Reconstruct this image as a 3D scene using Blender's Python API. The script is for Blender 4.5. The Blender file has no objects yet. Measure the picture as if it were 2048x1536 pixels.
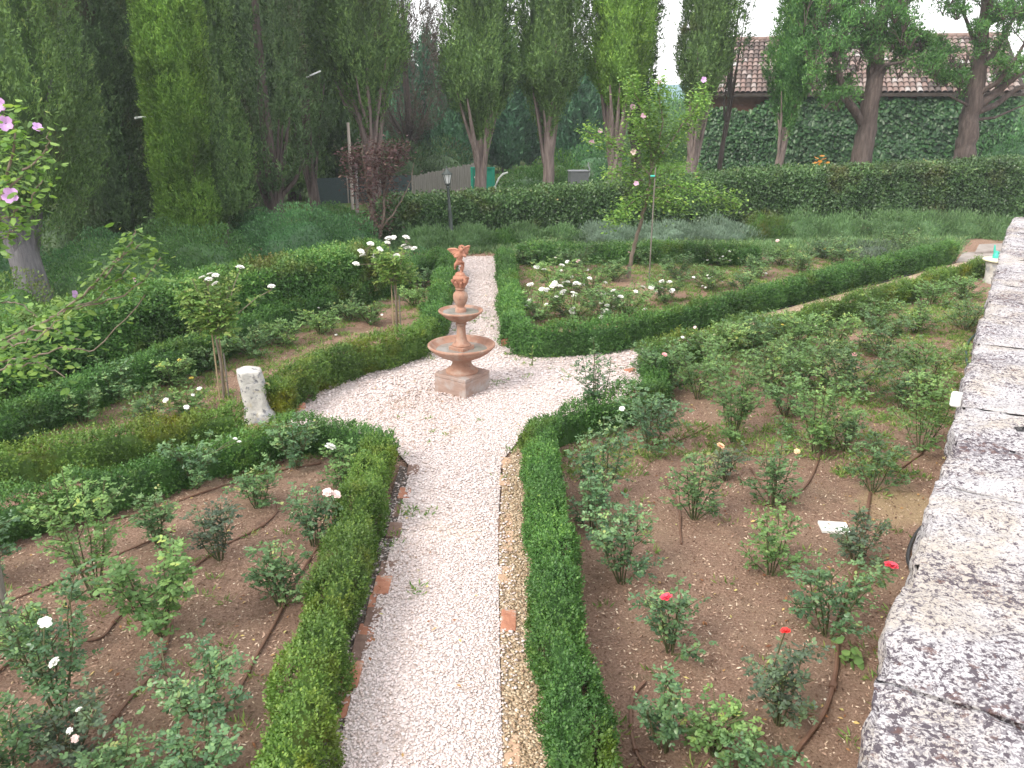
import bpy, bmesh, math, random
import numpy as np
from mathutils import Vector, Matrix
random.seed(7)
rng = np.random.default_rng(11)
scene = bpy.context.scene
COL = scene.collection
PI = math.pi
# ------------------------------------------------------------------ camera
CAM_H = 3.5; PITCH = math.radians(19.3); FPX = 1620.0
cd = bpy.data.cameras.new("camera"); cam = bpy.data.objects.new("camera", cd); COL.objects.link(cam)
cam.location = (0, 0, CAM_H); cam.rotation_euler = (PI/2 - PITCH, 0, 0)
cd.sensor_width = 36; cd.lens = 36*FPX/2048; cd.clip_end = 5000; cd.clip_start = 0.05
scene.camera = cam
CP, SP = math.cos(PITCH), math.sin(PITCH)
def ray(px, py):
    x = (px-1024)/FPX; y = -(py-768)/FPX
    return Vector((x, CP + y*SP, -SP + y*CP))
def P(px, py, z=0.0):
    """survey: the point of the level z seen at a photo pixel"""
    d = ray(px, py); t = (z-CAM_H)/d.z
    return Vector((d.x*t, d.y*t, z))
def D(px, py, Y):
    """survey: the point at ground distance Y seen at a photo pixel"""
    d = ray(px, py); t = Y/d.y
    return Vector((d.x*t, Y, CAM_H + d.z*t))
# ------------------------------------------------------------------ noise
def _hash(ix, iy, iz, seed):
    h = (ix.astype(np.int64)*374761393 + iy.astype(np.int64)*668265263 + iz.astype(np.int64)*2147483647 + seed*974634777) & 0xffffffff
    h = ((h ^ (h >> 13))*1274126177) & 0xffffffff
    h = (h ^ (h >> 16)) & 0xffff
    return h/65535.0
def noise(p, s=1.0, seed=0):
    """value noise 0..1 at points p (N,3)"""
    q = np.asarray(p, float)*s
    i = np.floor(q); f = q-i; f = f*f*(3-2*f)
    r = np.zeros(len(q))
    for dx in (0, 1):
        for dy in (0, 1):
            for dz in (0, 1):
                w = (f[:,0] if dx else 1-f[:,0])*(f[:,1] if dy else 1-f[:,1])*(f[:,2] if dz else 1-f[:,2])
                r += w*_hash(i[:,0]+dx, i[:,1]+dy, i[:,2]+dz, seed)
    return r
def smooth(a, b, x):
    t = np.clip((x-a)/(b-a), 0, 1); return t*t*(3-2*t)
def norm(a):
    return a/np.maximum(np.linalg.norm(a, axis=1, keepdims=True), 1e-9)
# the lie of the land: level garden, a bank rising to the right behind the long hedge
def land(x, y):
    x = np.asarray(x, float); y = np.asarray(y, float)
    back = smooth(0.0, 7.0, y-(23.5+0.2*np.clip(x, 0, 30)))
    return back*(0.1 + 0.034*np.clip(x+1, 0, 16)) + 0.9*smooth(60, 200, y)
def landz(x, y): return float(land(np.array([x]), np.array([y]))[0])
# ------------------------------------------------------------------ object helpers
def tag(o, label=None, cat=None, group=None, kind=None):
    if label: o['label'] = label
    if cat: o['category'] = cat
    if group: o['group'] = group
    if kind: o['kind'] = kind
    return o
def empty(name, loc, label, cat, group=None, rz=0.0):
    o = bpy.data.objects.new(name, None); COL.objects.link(o)
    o.location = loc; o.rotation_euler = (0, 0, rz); o.empty_display_size = 0.1
    return tag(o, label, cat, group)
def npmesh(name, V, F, mat, parent=None, tint=None, smoothf=False, loc=None):
    """one mesh object from arrays; F = list of (N,k) face arrays"""
    if not isinstance(F, (list, tuple)): F = [F]
    F = [np.asarray(f, np.int32) for f in F if len(f)]
    V = np.asarray(V, np.float32)
    if loc is not None: V = V - np.array(loc, np.float32)
    me = bpy.data.meshes.new(name)
    me.vertices.add(len(V)); me.vertices.foreach_set("co", V.ravel())
    tot = np.concatenate([np.full(len(f), f.shape[1], np.int32) for f in F])
    idx = np.concatenate([f.ravel() for f in F])
    st = np.concatenate([[0], np.cumsum(tot)[:-1]]).astype(np.int32)
    me.loops.add(len(idx)); me.loops.foreach_set("vertex_index", idx)
    me.polygons.add(len(tot)); me.polygons.foreach_set("loop_start", st)
    try: me.polygons.foreach_set("loop_total", tot)
    except Exception: pass
    if tint is not None:
        a = me.attributes.new("tint", 'FLOAT', 'FACE'); a.data.foreach_set("value", np.asarray(tint, np.float32))
    me.update(calc_edges=True); me.validate()
    if smoothf: me.polygons.foreach_set("use_smooth", np.ones(len(tot), bool))
    me.materials.append(mat)
    o = bpy.data.objects.new(name, me); COL.objects.link(o)
    if loc is not None: o.location = loc
    if parent is not None: o.parent = parent
    return o
class MB:
    """collects solid shapes, builds them as ONE mesh"""
    def __init__(s): s.v = []; s.f = []
    def add(s, vs, fs):
        b = len(s.v); s.v += [tuple(v) for v in vs]; s.f += [tuple(i+b for i in f) for f in fs]; return s
    def box(s, c, d, rz=0.0, taper=1.0, M=None):
        hx, hy, hz = d[0]/2, d[1]/2, d[2]/2
        vs = [Vector((sx*hx*(taper if sz > 0 else 1), sy*hy*(taper if sz > 0 else 1), sz*hz)) for sz in (-1, 1) for sx, sy in ((-1,-1),(1,-1),(1,1),(-1,1))]
        R = M if M is not None else Matrix.Rotation(rz, 3, 'Z')
        return s.add([R @ v + Vector(c) for v in vs], [(3,2,1,0),(4,5,6,7),(0,1,5,4),(1,2,6,5),(2,3,7,6),(3,0,4,7)])
    def lathe(s, prof, c=(0,0,0), n=40):
        vs = []; fs = []
        for (r, z) in prof:
            for k in range(n):
                a = 2*PI*k/n; vs.append((c[0]+r*math.cos(a), c[1]+r*math.sin(a), c[2]+z))
        for i in range(len(prof)-1):
            for k in range(n):
                k2 = (k+1) % n; fs.append((i*n+k, i*n+k2, (i+1)*n+k2, (i+1)*n+k))
        if prof[0][0] > 0.002: fs.append(tuple(reversed(range(n))))
        if prof[-1][0] > 0.002: fs.append(tuple((len(prof)-1)*n+k for k in range(n)))
        return s.add(vs, fs)
    def tube(s, path, rad, n=6, cap=True):
        path = [Vector(p) for p in path]; m = len(path)
        if not hasattr(rad, '__len__'): rad = [rad]*m
        vs = []; fs = []
        up = Vector((0.31, 0.17, 0.93))
        for i, p in enumerate(path):
            t = (path[min(i+1, m-1)]-path[max(i-1, 0)]).normalized()
            a = t.cross(up)
            if a.length < 0.05: a = t.cross(Vector((1, 0, 0)))
            a.normalize(); b = t.cross(a)
            for k in range(n):
                q = 2*PI*k/n; vs.append(p + (a*math.cos(q)+b*math.sin(q))*rad[i])
        for i in range(m-1):
            for k in range(n):
                k2 = (k+1) % n; fs.append((i*n+k, i*n+k2, (i+1)*n+k2, (i+1)*n+k))
        if cap: fs.append(tuple(reversed(range(n)))); fs.append(tuple((m-1)*n+k for k in range(n)))
        return s.add(vs, fs)
    def build(s, name, mat, parent=None, smoothf=False, bevel=0.0, loc=None, seg=2):
        me = bpy.data.meshes.new(name)
        vs = s.v if loc is None else [tuple(Vector(v)-Vector(loc)) for v in s.v]
        me.from_pydata(vs, [], s.f); me.update()
        bm = bmesh.new(); bm.from_mesh(me); bmesh.ops.recalc_face_normals(bm, faces=bm.faces); bm.to_mesh(me); bm.free()
        me.materials.append(mat)
        if smoothf:
            me.polygons.foreach_set("use_smooth", np.ones(len(me.polygons), bool))
            try: me.set_sharp_from_angle(angle=math.radians(45))
            except Exception: pass
        o = bpy.data.objects.new(name, me); COL.objects.link(o)
        if loc is not None: o.location = loc
        if parent is not None: o.parent = parent
        if bevel:
            md = o.modifiers.new("bevel", 'BEVEL'); md.width = bevel; md.segments = seg; md.limit_method = 'ANGLE'
        return o
# ------------------------------------------------------------------ materials
def nt(name):
    m = bpy.data.materials.new(name); m.use_nodes = True; t = m.node_tree; t.nodes.clear()
    out = t.nodes.new('ShaderNodeOutputMaterial'); return m, t, out
def N(t, typ, **kw):
    n = t.nodes.new(typ)
    for k, v in kw.items():
        if k in n.inputs: n.inputs[k].default_value = v
        else: setattr(n, k, v)
    return n
def ramp(t, fac, stops, interp='LINEAR'):
    r = t.nodes.new('ShaderNodeValToRGB'); e = r.color_ramp.elements; r.color_ramp.interpolation = interp
    while len(e) < len(stops): e.new(0.5)
    for i, (p, c) in enumerate(stops):
        e[i].position = p; e[i].color = (c[0], c[1], c[2], 1) if hasattr(c, '__len__') else (c, c, c, 1)
    t.links.new(fac, r.inputs['Fac']); return r.outputs['Color']
def mixc(t, fac, a, b, mode='MIX'):
    m = t.nodes.new('ShaderNodeMix'); m.data_type = 'RGBA'; m.blend_type = mode
    for s, v in ((m.inputs[0], fac), (m.inputs[6], a), (m.inputs[7], b)):
        if isinstance(v, bpy.types.NodeSocket): t.links.new(v, s)
        elif hasattr(v, '__len__'): s.default_value = (v[0], v[1], v[2], 1)
        else: s.default_value = v
    return m.outputs[2]
def noisetex(t, scale, detail=4, rough=0.6, coord='Object', dist=0.0, stretch=None):
    tc = t.nodes.new('ShaderNodeTexCoord'); src = tc.outputs[coord]
    if coord == 'World':
        pass
    if stretch:
        mp = t.nodes.new('ShaderNodeMapping'); mp.inputs['Scale'].default_value = stretch
        t.links.new(src, mp.inputs['Vector']); src = mp.outputs['Vector']
    n = N(t, 'ShaderNodeTexNoise', Scale=scale, Detail=detail, Roughness=rough, Distortion=dist)
    t.links.new(src, n.inputs['Vector']); return n.outputs['Fac']
LEAF_GAIN = 1.85
def leafmat(name, stops, trans=0.3, rough=0.5, patch=None, pscale=1.2, spec=0.35, pr=(0.5, 0.7)):
    m, t, out = nt(name)
    at = N(t, 'ShaderNodeAttribute', attribute_name='tint')
    c = ramp(t, at.outputs['Fac'], [(p, tuple(min(v*LEAF_GAIN, .5) for v in q)) for p, q in stops])
    geo = N(t, 'ShaderNodeNewGeometry')
    if patch:
        n = N(t, 'ShaderNodeTexNoise', Scale=pscale, Detail=3.0, Roughness=0.6)
        t.links.new(geo.outputs['Position'], n.inputs['Vector'])
        f = ramp(t, n.outputs['Fac'], [(pr[0], 0.0), (pr[1], 1.0)])
        c = mixc(t, f, c, patch)
    n2 = N(t, 'ShaderNodeTexNoise', Scale=0.9, Detail=2.0)
    t.links.new(geo.outputs['Position'], n2.inputs['Vector'])
    f2 = ramp(t, n2.outputs['Fac'], [(0.3, 0.72), (0.7, 1.25)])
    c = mixc(t, 1.0, c, f2, 'MULTIPLY')
    b = N(t, 'ShaderNodeBsdfPrincipled', Roughness=rough); b.inputs['Specular IOR Level'].default_value = spec
    t.links.new(c, b.inputs['Base Color'])
    if trans > 0:
        tr = N(t, 'ShaderNodeBsdfTranslucent'); t.links.new(mixc(t, 1.0, c, (1.15, 1.2, 0.75), 'MULTIPLY'), tr.inputs['Color'])
        mx = N(t, 'ShaderNodeMixShader'); mx.inputs[0].default_value = trans
        t.links.new(b.outputs[0], mx.inputs[1]); t.links.new(tr.outputs[0], mx.inputs[2]); t.links.new(mx.outputs[0], out.inputs[0])
    else: t.links.new(b.outputs[0], out.inputs[0])
    return m
def solidmat(name, stops, scale=6.0, detail=5, rough=0.8, bump=0.3, bscale=30, metal=0.0, stretch=None, spec=0.3, spots=None, bdist=0.01, coord='Object'):
    m, t, out = nt(name)
    f = noisetex(t, scale, detail, 0.65, coord, 0.3, stretch)
    c = ramp(t, f, stops)
    if spots:
        for (sc, lo, hi, colr) in spots:
            g = noisetex(t, sc, 5, 0.65, coord, 0.2)
            c = mixc(t, ramp(t, g, [(lo, 0.0), (hi, 1.0)]), c, colr)
    b = N(t, 'ShaderNodeBsdfPrincipled', Roughness=rough, Metallic=metal); b.inputs['Specular IOR Level'].default_value = spec
    t.links.new(c, b.inputs['Base Color'])
    if bump:
        h = noisetex(t, bscale, 6, 0.7, coord, 0.0, stretch)
        bp = N(t, 'ShaderNodeBump', Strength=bump, Distance=bdist); t.links.new(h, bp.inputs['Height']); t.links.new(bp.outputs[0], b.inputs['Normal'])
    t.links.new(b.outputs[0], out.inputs[0]); return m
def tintmat(name, stops, rough=0.8, spec=0.3, interp='LINEAR'):
    m, t, out = nt(name)
    at = N(t, 'ShaderNodeAttribute', attribute_name='tint'); c = ramp(t, at.outputs['Fac'], stops, interp)
    b = N(t, 'ShaderNodeBsdfPrincipled', Roughness=rough); b.inputs['Specular IOR Level'].default_value = spec
    t.links.new(c, b.inputs['Base Color']); t.links.new(b.outputs[0], out.inputs[0]); return m
MT = {}
MT['box'] = leafmat('box_leaf', [(0, (.024,.060,.018)), (.5, (.048,.112,.028)), (.85, (.092,.175,.036)), (1, (.16,.23,.05))], .3, .45, (.13,.19,.02), 1.6, pr=(.55,.75))
MT['box2'] = leafmat('box_leaf_yellowish', [(0, (.034,.070,.016)), (.5, (.068,.125,.026)), (.85, (.125,.185,.034)), (1, (.18,.225,.045))], .3, .45, (.16,.17,.015), 1.8, pr=(.5,.72))  # yellower box foliage, used on some of the hedges
MT['laurel'] = leafmat('laurel_leaf', [(0, (.022,.048,.018)), (.5, (.044,.088,.030)), (.85, (.080,.135,.042)), (1, (.15,.13,.05))], .2, .38, (.09,.085,.02), .8, spec=.5, pr=(.56,.76))
MT['cyp'] = leafmat('cypress_spray', [(0, (.032,.062,.022)), (.5, (.068,.122,.036)), (.85, (.105,.172,.05)), (1, (.15,.19,.06))], .15, .6, (.095,.065,.04), .7, pr=(.62,.78))
MT['cyp_bright'] = leafmat('cypress_spray_bright', [(0, (.05,.105,.020)), (.5, (.10,.185,.032)), (.85, (.15,.24,.045)), (1, (.19,.27,.06))], .2, .6, (.05,.10,.02), .8)  # brighter greens also stand in for sunlight on the tall column's left side
MT['cyp_dark'] = leafmat('cypress_spray_dark', [(0, (.026,.048,.021)), (.5, (.052,.092,.036)), (.85, (.078,.128,.046)), (1, (.11,.105,.06))], .12, .6, (.085,.055,.04), .8, pr=(.58,.75))
MT['cyp_blue'] = leafmat('cypress_spray_far', [(0, (.022,.060,.034)), (.5, (.036,.095,.050)), (1, (.06,.13,.06))], .12, .6)
MT['cyp_dead'] = leafmat('cypress_twigs_dry', [(0, (.05,.035,.03)), (.5, (.075,.06,.05)), (.8, (.035,.06,.028)), (1, (.05,.09,.03))], .05, .8)
MT['loose'] = leafmat('conifer_loose', [(0, (.024,.065,.022)), (.5, (.05,.125,.032)), (.85, (.09,.18,.045)), (1, (.15,.22,.07))], .25, .55)
MT['shrub'] = leafmat('shrub_leaf', [(0, (.030,.070,.024)), (.5, (.058,.128,.040)), (.85, (.095,.185,.055)), (1, (.14,.21,.07))], .22, .42, (.07,.13,.03), .9)
MT['shrub_blue'] = leafmat('shrub_leaf_blue', [(0, (.026,.066,.028)), (.5, (.048,.120,.044)), (.85, (.08,.17,.06)), (1, (.12,.2,.07))], .2, .42)
MT['shrub_lo'] = leafmat('shrub_clipped_leaf', [(0, (.025,.06,.018)), (.5, (.05,.12,.026)), (.85, (.095,.17,.04)), (1, (.15,.18,.05))], .22, .45, (.14,.12,.03), .7, pr=(.5,.7))
MT['ivy'] = leafmat('ivy_leaf', [(0, (.010,.032,.012)), (.5, (.021,.056,.019)), (.85, (.038,.085,.027)), (1, (.10,.07,.03))], .12, .4, spec=.4)
MT['lav'] = leafmat('lavender_leaf', [(0, (.06,.095,.065)), (.5, (.10,.145,.105)), (.9, (.15,.195,.15)), (1, (.18,.20,.18))], .15, .7)
MT['sant'] = leafmat('grey_green_leaf', [(0, (.04,.085,.032)), (.5, (.072,.13,.052)), (.9, (.115,.18,.08)), (1, (.17,.20,.09))], .2, .6)
MT['rose_l'] = leafmat('rose_leaf_light', [(0, (.045,.090,.030)), (.5, (.088,.155,.052)), (.85, (.14,.22,.07)), (1, (.23,.26,.07))], .32, .42)
MT['rose_d'] = leafmat('rose_leaf_dark', [(0, (.026,.060,.028)), (.5, (.056,.108,.044)), (.85, (.095,.160,.060)), (1, (.17,.20,.065))], .22, .38, spec=.5)
MT['rose_m'] = leafmat('rose_leaf_mid', [(0, (.035,.072,.030)), (.5, (.068,.124,.048)), (.85, (.11,.175,.065)), (1, (.19,.20,.07))], .28, .42)
MT['rose_y'] = leafmat('rose_leaf_pale', [(0, (.07,.12,.04)), (.5, (.12,.19,.06)), (.9, (.19,.27,.08)), (1, (.28,.28,.07))], .35, .45)
MT['rose_p'] = leafmat('rose_leaf_purple', [(0, (.032,.044,.032)), (.5, (.052,.078,.048)), (.9, (.075,.115,.05)), (1, (.12,.08,.05))], .2, .45)
MT['hib'] = leafmat('hibiscus_leaf', [(0, (.045,.10,.024)), (.5, (.095,.175,.042)), (.85, (.155,.24,.058)), (1, (.22,.28,.07))], .4, .42)
MT['plum'] = leafmat('plum_leaf', [(0, (.035,.018,.020)), (.5, (.068,.036,.038)), (.85, (.11,.065,.06)), (1, (.12,.10,.06))], .3, .5)
MT['weed'] = leafmat('weed_leaf', [(0, (.045,.10,.02)), (.5, (.09,.16,.035)), (1, (.17,.2,.06))], .3, .5)
MT['grass'] = leafmat('grass_blade', [(0, (.05,.12,.02)), (.5, (.085,.19,.035)), (1, (.13,.24,.05))], .3, .5)
MT['bark'] = solidmat('cypress_bark', [(.25, (.045,.036,.034)), (.5, (.10,.078,.07)), (.75, (.18,.145,.13))], 5, 8, .9, .9, 14, stretch=(3, 3, .35), bdist=.03)
MT['bark_pale'] = solidmat('pale_cypress_bark', [(.25, (.085,.066,.06)), (.5, (.20,.158,.143)), (.75, (.31,.255,.235))], 5, 8, .9, .9, 14, stretch=(3, 3, .35), bdist=.03)
MT['bark_grey'] = solidmat('grey_bark', [(.25, (.08,.077,.085)), (.5, (.155,.15,.16)), (.75, (.25,.24,.25))], 5, 8, .9, .9, 14, stretch=(3, 3, .35), bdist=.03)
MT['bark_thin'] = solidmat('sapling_bark', [(.3, (.12,.095,.07)), (.7, (.27,.22,.18))], 9, 6, .85, .5, 30, stretch=(2, 2, .5))
MT['cane'] = solidmat('rose_cane', [(.3, (.05,.075,.03)), (.6, (.10,.095,.045)), (.8, (.13,.085,.055))], 9, 4, .7, 0)
MT['stake'] = solidmat('stake_wood', [(.3, (.26,.20,.12)), (.7, (.42,.34,.21))], 6, 6, .85, .4, 25, stretch=(4, 4, .4))
MT['stake_grey'] = solidmat('stake_wood_grey', [(.3, (.12,.105,.09)), (.7, (.22,.20,.175))], 6, 6, .85, .5, 25, stretch=(4, 4, .4))
MT['terra'] = solidmat('terracotta', [(.3, (.26,.135,.092)), (.55, (.34,.195,.14)), (.8, (.42,.265,.20))], 5, 6, .8, .25, 60, spots=[(7, .50, .70, (.38,.285,.235)), (18, .56, .70, (.22,.13,.10)), (4, .58, .72, (.33,.27,.23))])
MT['terra_red'] = solidmat('terracotta_red', [(.3, (.32,.145,.095)), (.6, (.41,.20,.135)), (.8, (.48,.27,.195))], 8, 6, .8, .25, 60)
MT['terra_pale'] = solidmat('terracotta_worn', [(.25, (.22,.15,.125)), (.5, (.31,.22,.185)), (.75, (.40,.305,.265))], 3.5, 6, .85, .35, 50, stretch=(1, 1, 5), spots=[(6, .48, .66, (.36,.325,.31))])
MT['water'] = solidmat('basin_water', [(.3, (.20,.19,.17)), (.7, (.30,.28,.26))], 7, 3, .12, .05, 10, spec=.6)
MT['brick'] = solidmat('old_brick', [(.25, (.27,.11,.07)), (.55, (.42,.195,.125)), (.8, (.50,.29,.21))], 11, 6, .9, .6, 40, spots=[(16, .58, .68, (.42,.36,.31))])
MT['brick_dark'] = solidmat('old_brick_dark', [(.25, (.12,.075,.06)), (.55, (.20,.13,.105)), (.8, (.28,.22,.19))], 11, 6, .9, .6, 40)
MT['brick_pale'] = solidmat('old_brick_pale', [(.25, (.38,.24,.16)), (.55, (.48,.33,.23)), (.8, (.56,.44,.33))], 11, 6, .9, .6, 40)
MT['limestone'] = solidmat('weathered_limestone', [(.2, (.30,.29,.28)), (.5, (.50,.485,.46)), (.8, (.66,.64,.61))], 7, 8, .9, .9, 22, spots=[(14, .54, .62, (.17,.17,.185)), (5, .52, .64, (.30,.31,.35)), (9, .58, .68, (.42,.38,.30))], bdist=.02)
MT['iron'] = solidmat('dark_painted_iron', [(.3, (.035,.045,.043)), (.7, (.06,.075,.07))], 8, 3, .5, .1, 40, spec=.5)
MT['frost'] = solidmat('lamp_glass', [(.3, (.62,.64,.66)), (.7, (.74,.76,.78))], 4, 2, .25, 0, spec=.5)
MT['greywood'] = solidmat('grey_paling', [(.25, (.19,.165,.155)), (.5, (.30,.27,.255)), (.8, (.40,.37,.35))], 3, 7, .9, .5, 25, stretch=(6, 6, .5))
MT['teal'] = solidmat('teal_paint', [(.3, (.012,.22,.155)), (.7, (.02,.30,.21))], 6, 3, .5, .05, 40)
MT['teal_pl'] = solidmat('teal_plastic', [(.3, (.05,.42,.34)), (.7, (.07,.50,.40))], 6, 3, .4, 0)
MT['white'] = solidmat('white_paint', [(.3, (.70,.72,.72)), (.7, (.80,.82,.82))], 7, 4, .5, .05, 30)
MT['grey_pl'] = solidmat('grey_sheet', [(.3, (.26,.265,.28)), (.7, (.36,.365,.38))], 4, 4, .6, .2, 12)
MT['hose'] = solidmat('brown_hose', [(.3, (.115,.06,.04)), (.7, (.20,.115,.08))], 7, 5, .6, .15, 40)
MT['hose_green'] = solidmat('dark_green_hose', [(.3, (.02,.05,.055)), (.7, (.04,.085,.085))], 7, 5, .45, 0)
MT['hose_black'] = solidmat('black_hose', [(.3, (.02,.02,.022)), (.7, (.04,.04,.045))], 7, 5, .45, 0)
MT['cream_pl'] = solidmat('cream_plastic', [(.3, (.70,.68,.48)), (.7, (.80,.77,.56))], 5, 3, .4, 0)
MT['darkbeam'] = solidmat('dark_beam', [(.3, (.03,.024,.02)), (.7, (.06,.048,.04))], 4, 4, .8, .3, 20)
def tube_noise(path, amp, k=4, seed=0):
    return path
# ------------------------------------------------------------------ gravel outline (ground points)
def poly(pts, z=0.0): return [P(x, y, z) for x, y in pts]
GRAVEL_PX = [(640,1800),(655,1536),(684,1468),(740,1250),(795,1042),(822,935),(780,890),(700,870),(585,850),(575,822),(600,783),(645,755),(710,735),(800,708),(868,692),(884,660),(897,600),(911,540),(917,513),(996,513),(999,600),(1003,694),(1050,692),(1150,703),(1210,697),(1262,684),(1292,700),(1300,735),(1290,760),(1240,800),(1150,830),(1060,850),(1030,890),(1002,925),(996,1070),(999,1300),(1004,1488),(1006,1800)]
GRAVEL = np.array([(p.x, p.y) for p in poly(GRAVEL_PX)])
STRIP_PX = [(1006,935),(1030,895),(1052,905),(1052,1000),(1066,1140),(1090,1330),(1105,1480),(1125,1800),(1008,1800),(1006,1488),(1001,1300),(998,1070)]
STRIP = np.array([(p.x, p.y) for p in poly(STRIP_PX)])
DARK_PX = [(618,1800),(600,1536),(640,1440),(700,1240),(765,1050),(800,930),(820,937),(793,1042),(738,1250),(682,1468),(653,1536),(638,1800)]
DARKSTRIP = np.array([(p.x, p.y) for p in poly(DARK_PX)])
def inpoly(x, y, pg):
    r = np.zeros(len(x), bool); n = len(pg); j = n-1
    for i in range(n):
        xi, yi = pg[i]; xj, yj = pg[j]
        c = ((yi > y) != (yj > y)) & (x < (xj-xi)*(y-yi)/(yj-yi+1e-12)+xi)
        r ^= c; j = i
    return r
# ------------------------------------------------------------------ ground sheet
def ground_material():
    m, t, out = nt('garden_soil')
    geo = N(t, 'ShaderNodeNewGeometry')
    def nz(s, d=6, r=0.7, dist=0.0):
        n = N(t, 'ShaderNodeTexNoise', Scale=s, Detail=d, Roughness=r, Distortion=dist); t.links.new(geo.outputs['Position'], n.inputs['Vector']); return n.outputs['Fac']
    c = ramp(t, nz(60, 8, .75), [(.30, (.13,.078,.055)), (.45, (.26,.165,.12)), (.58, (.36,.24,.18)), (.72, (.50,.38,.29))])
    c = mixc(t, ramp(t, nz(.9, 4), [(.48, 0.0), (.70, .55)]), c, (.33,.25,.17))
    c = mixc(t, ramp(t, nz(2.4, 5, .6, .4), [(.56, 0.0), (.66, .55)]), c, (.16,.105,.08))
    c = mixc(t, ramp(t, nz(1.3, 6, .7), [(.60, 0.0), (.72, .5)]), c, (.07,.11,.03))
    sandp = P(1800, 1010); dn_ = N(t, 'ShaderNodeVectorMath', operation='DISTANCE'); t.links.new(geo.outputs['Position'], dn_.inputs[0]); dn_.inputs[1].default_value = tuple(sandp)
    ad = N(t, 'ShaderNodeMath', operation='MULTIPLY_ADD'); t.links.new(nz(3.5, 5), ad.inputs[0]); ad.inputs[1].default_value = .7; t.links.new(dn_.outputs['Value'], ad.inputs[2])
    c = mixc(t, ramp(t, ad.outputs[0], [(.62, .8), (.85, 0.0)]), c, (.44,.33,.20))
    # dry grassy land outside the garden
    sep = N(t, 'ShaderNodeSeparateXYZ'); t.links.new(geo.outputs['Position'], sep.inputs[0])
    mr = N(t, 'ShaderNodeMapRange'); mr.inputs[1].default_value = 22.5; mr.inputs[2].default_value = 25; t.links.new(sep.outputs['Y'], mr.inputs[0])
    g = ramp(t, nz(5, 8, .8), [(.3, (.05,.085,.025)), (.55, (.09,.13,.04)), (.75, (.17,.15,.08))])
    c = mixc(t, mr.outputs[0], c, g)
    b = N(t, 'ShaderNodeBsdfPrincipled', Roughness=.95); b.inputs['Specular IOR Level'].default_value = .15
    t.links.new(c, b.inputs['Base Color'])
    bp = N(t, 'ShaderNodeBump', Strength=1.0, Distance=.03); t.links.new(nz(45, 8, .8), bp.inputs['Height']); t.links.new(bp.outputs[0], b.inputs['Normal'])
    t.links.new(b.outputs[0], out.inputs[0]); return m
MT['soil'] = ground_material()
def soil_z(x, y):
    p = np.stack([x, y, np.zeros_like(x)], 1)
    bump = .05*(noise(p, 1.6, 3)-.5) + .035*(noise(p, 5.0, 4)-.5) + .015*(noise(p, 14., 5)-.5)
    gr = inpoly(x, y, GRAVEL) | inpoly(x, y, STRIP) | inpoly(x, y, DARKSTRIP)
    return land(x, y) + np.where(gr, -.05, np.minimum(bump, .02)-.005)
def build_ground():
    xs = np.concatenate([[-2500,-1200,-500,-200,-100,-60,-40,-30,-24,-20,-17,-14,-12], np.arange(-10,-7,.5), np.arange(-7, 10, .085), np.arange(10, 26, .5), [28,32,40,60,100,200,500,1200,2500]])
    ys = np.concatenate([[-2500,-600,-100,-30,-10,-3,0,1], np.arange(2, 15, .085), np.arange(15, 26, .16), np.arange(26, 45, .6), [48,52,58,65,80,100,130,170,220,400,900,2500]])
    X, Y = np.meshgrid(xs, ys); nx, ny = len(xs), len(ys)
    x = X.ravel(); y = Y.ravel(); z = soil_z(x, y)
    i = np.arange(nx-1)[None,:]+np.arange(ny-1)[:,None]*nx; i = i.ravel()
    o = npmesh('ground', np.stack([x,y,z],1), np.stack([i,i+1,i+nx+1,i+nx],1), MT['soil'], smoothf=True)
    tag(o, kind='structure', label='brown mulched garden soil and grassy land behind')
build_ground()
def sheet(name, pts, z, mat):
    bm = bmesh.new(); vs = [bm.verts.new((p[0], p[1], z)) for p in pts]; f = bm.faces.new(vs)
    bm.normal_update()
    if f.normal.z < 0: f.normal_flip()
    bmesh.ops.triangulate(bm, faces=[f]); me = bpy.data.meshes.new(name); bm.to_mesh(me); bm.free()
    me.materials.append(mat); o = bpy.data.objects.new(name, me); COL.objects.link(o); return o
def gravel_material(name, stops, dirt, lo, hi):
    m, t, out = nt(name); geo = N(t, 'ShaderNodeNewGeometry')
    v = N(t, 'ShaderNodeTexVoronoi', Scale=48.0); t.links.new(geo.outputs['Position'], v.inputs['Vector'])
    sp = N(t, 'ShaderNodeSeparateColor'); t.links.new(v.outputs['Color'], sp.inputs[0])
    c = ramp(t, sp.outputs[0], stops)
    n = N(t, 'ShaderNodeTexNoise', Scale=1.1, Detail=5.0, Roughness=.65); t.links.new(geo.outputs['Position'], n.inputs['Vector'])
    c = mixc(t, ramp(t, n.outputs['Fac'], [(lo, 0.0), (hi, .7)]), c, dirt)
    b = N(t, 'ShaderNodeBsdfPrincipled', Roughness=.9); t.links.new(c, b.inputs['Base Color'])
    bp = N(t, 'ShaderNodeBump', Strength=1.0, Distance=.02); bp.invert = True; t.links.new(v.outputs['Distance'], bp.inputs['Height']); t.links.new(bp.outputs[0], b.inputs['Normal'])
    t.links.new(b.outputs[0], out.inputs[0]); return m
MT['gravel'] = gravel_material('white_gravel', [(0, (.42,.34,.31)), (.5, (.60,.52,.50)), (1, (.68,.60,.59))], (.52,.40,.29), .56, .76)
MT['tan_gravel'] = gravel_material('sandy_gravel', [(0, (.25,.17,.11)), (.5, (.42,.31,.21)), (1, (.60,.50,.38))], (.36,.27,.16), .4, .7)
MT['dark_gravel'] = gravel_material('dark_soil_gravel', [(0, (.06,.045,.04)), (.75, (.12,.09,.075)), (.8, (.35,.32,.30)), (1, (.45,.42,.40))], (.07,.055,.045), .4, .6)
tag(sheet('gravel_path', GRAVEL, .004, MT['gravel']), 'white gravel path and round plaza', kind='structure')
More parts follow.
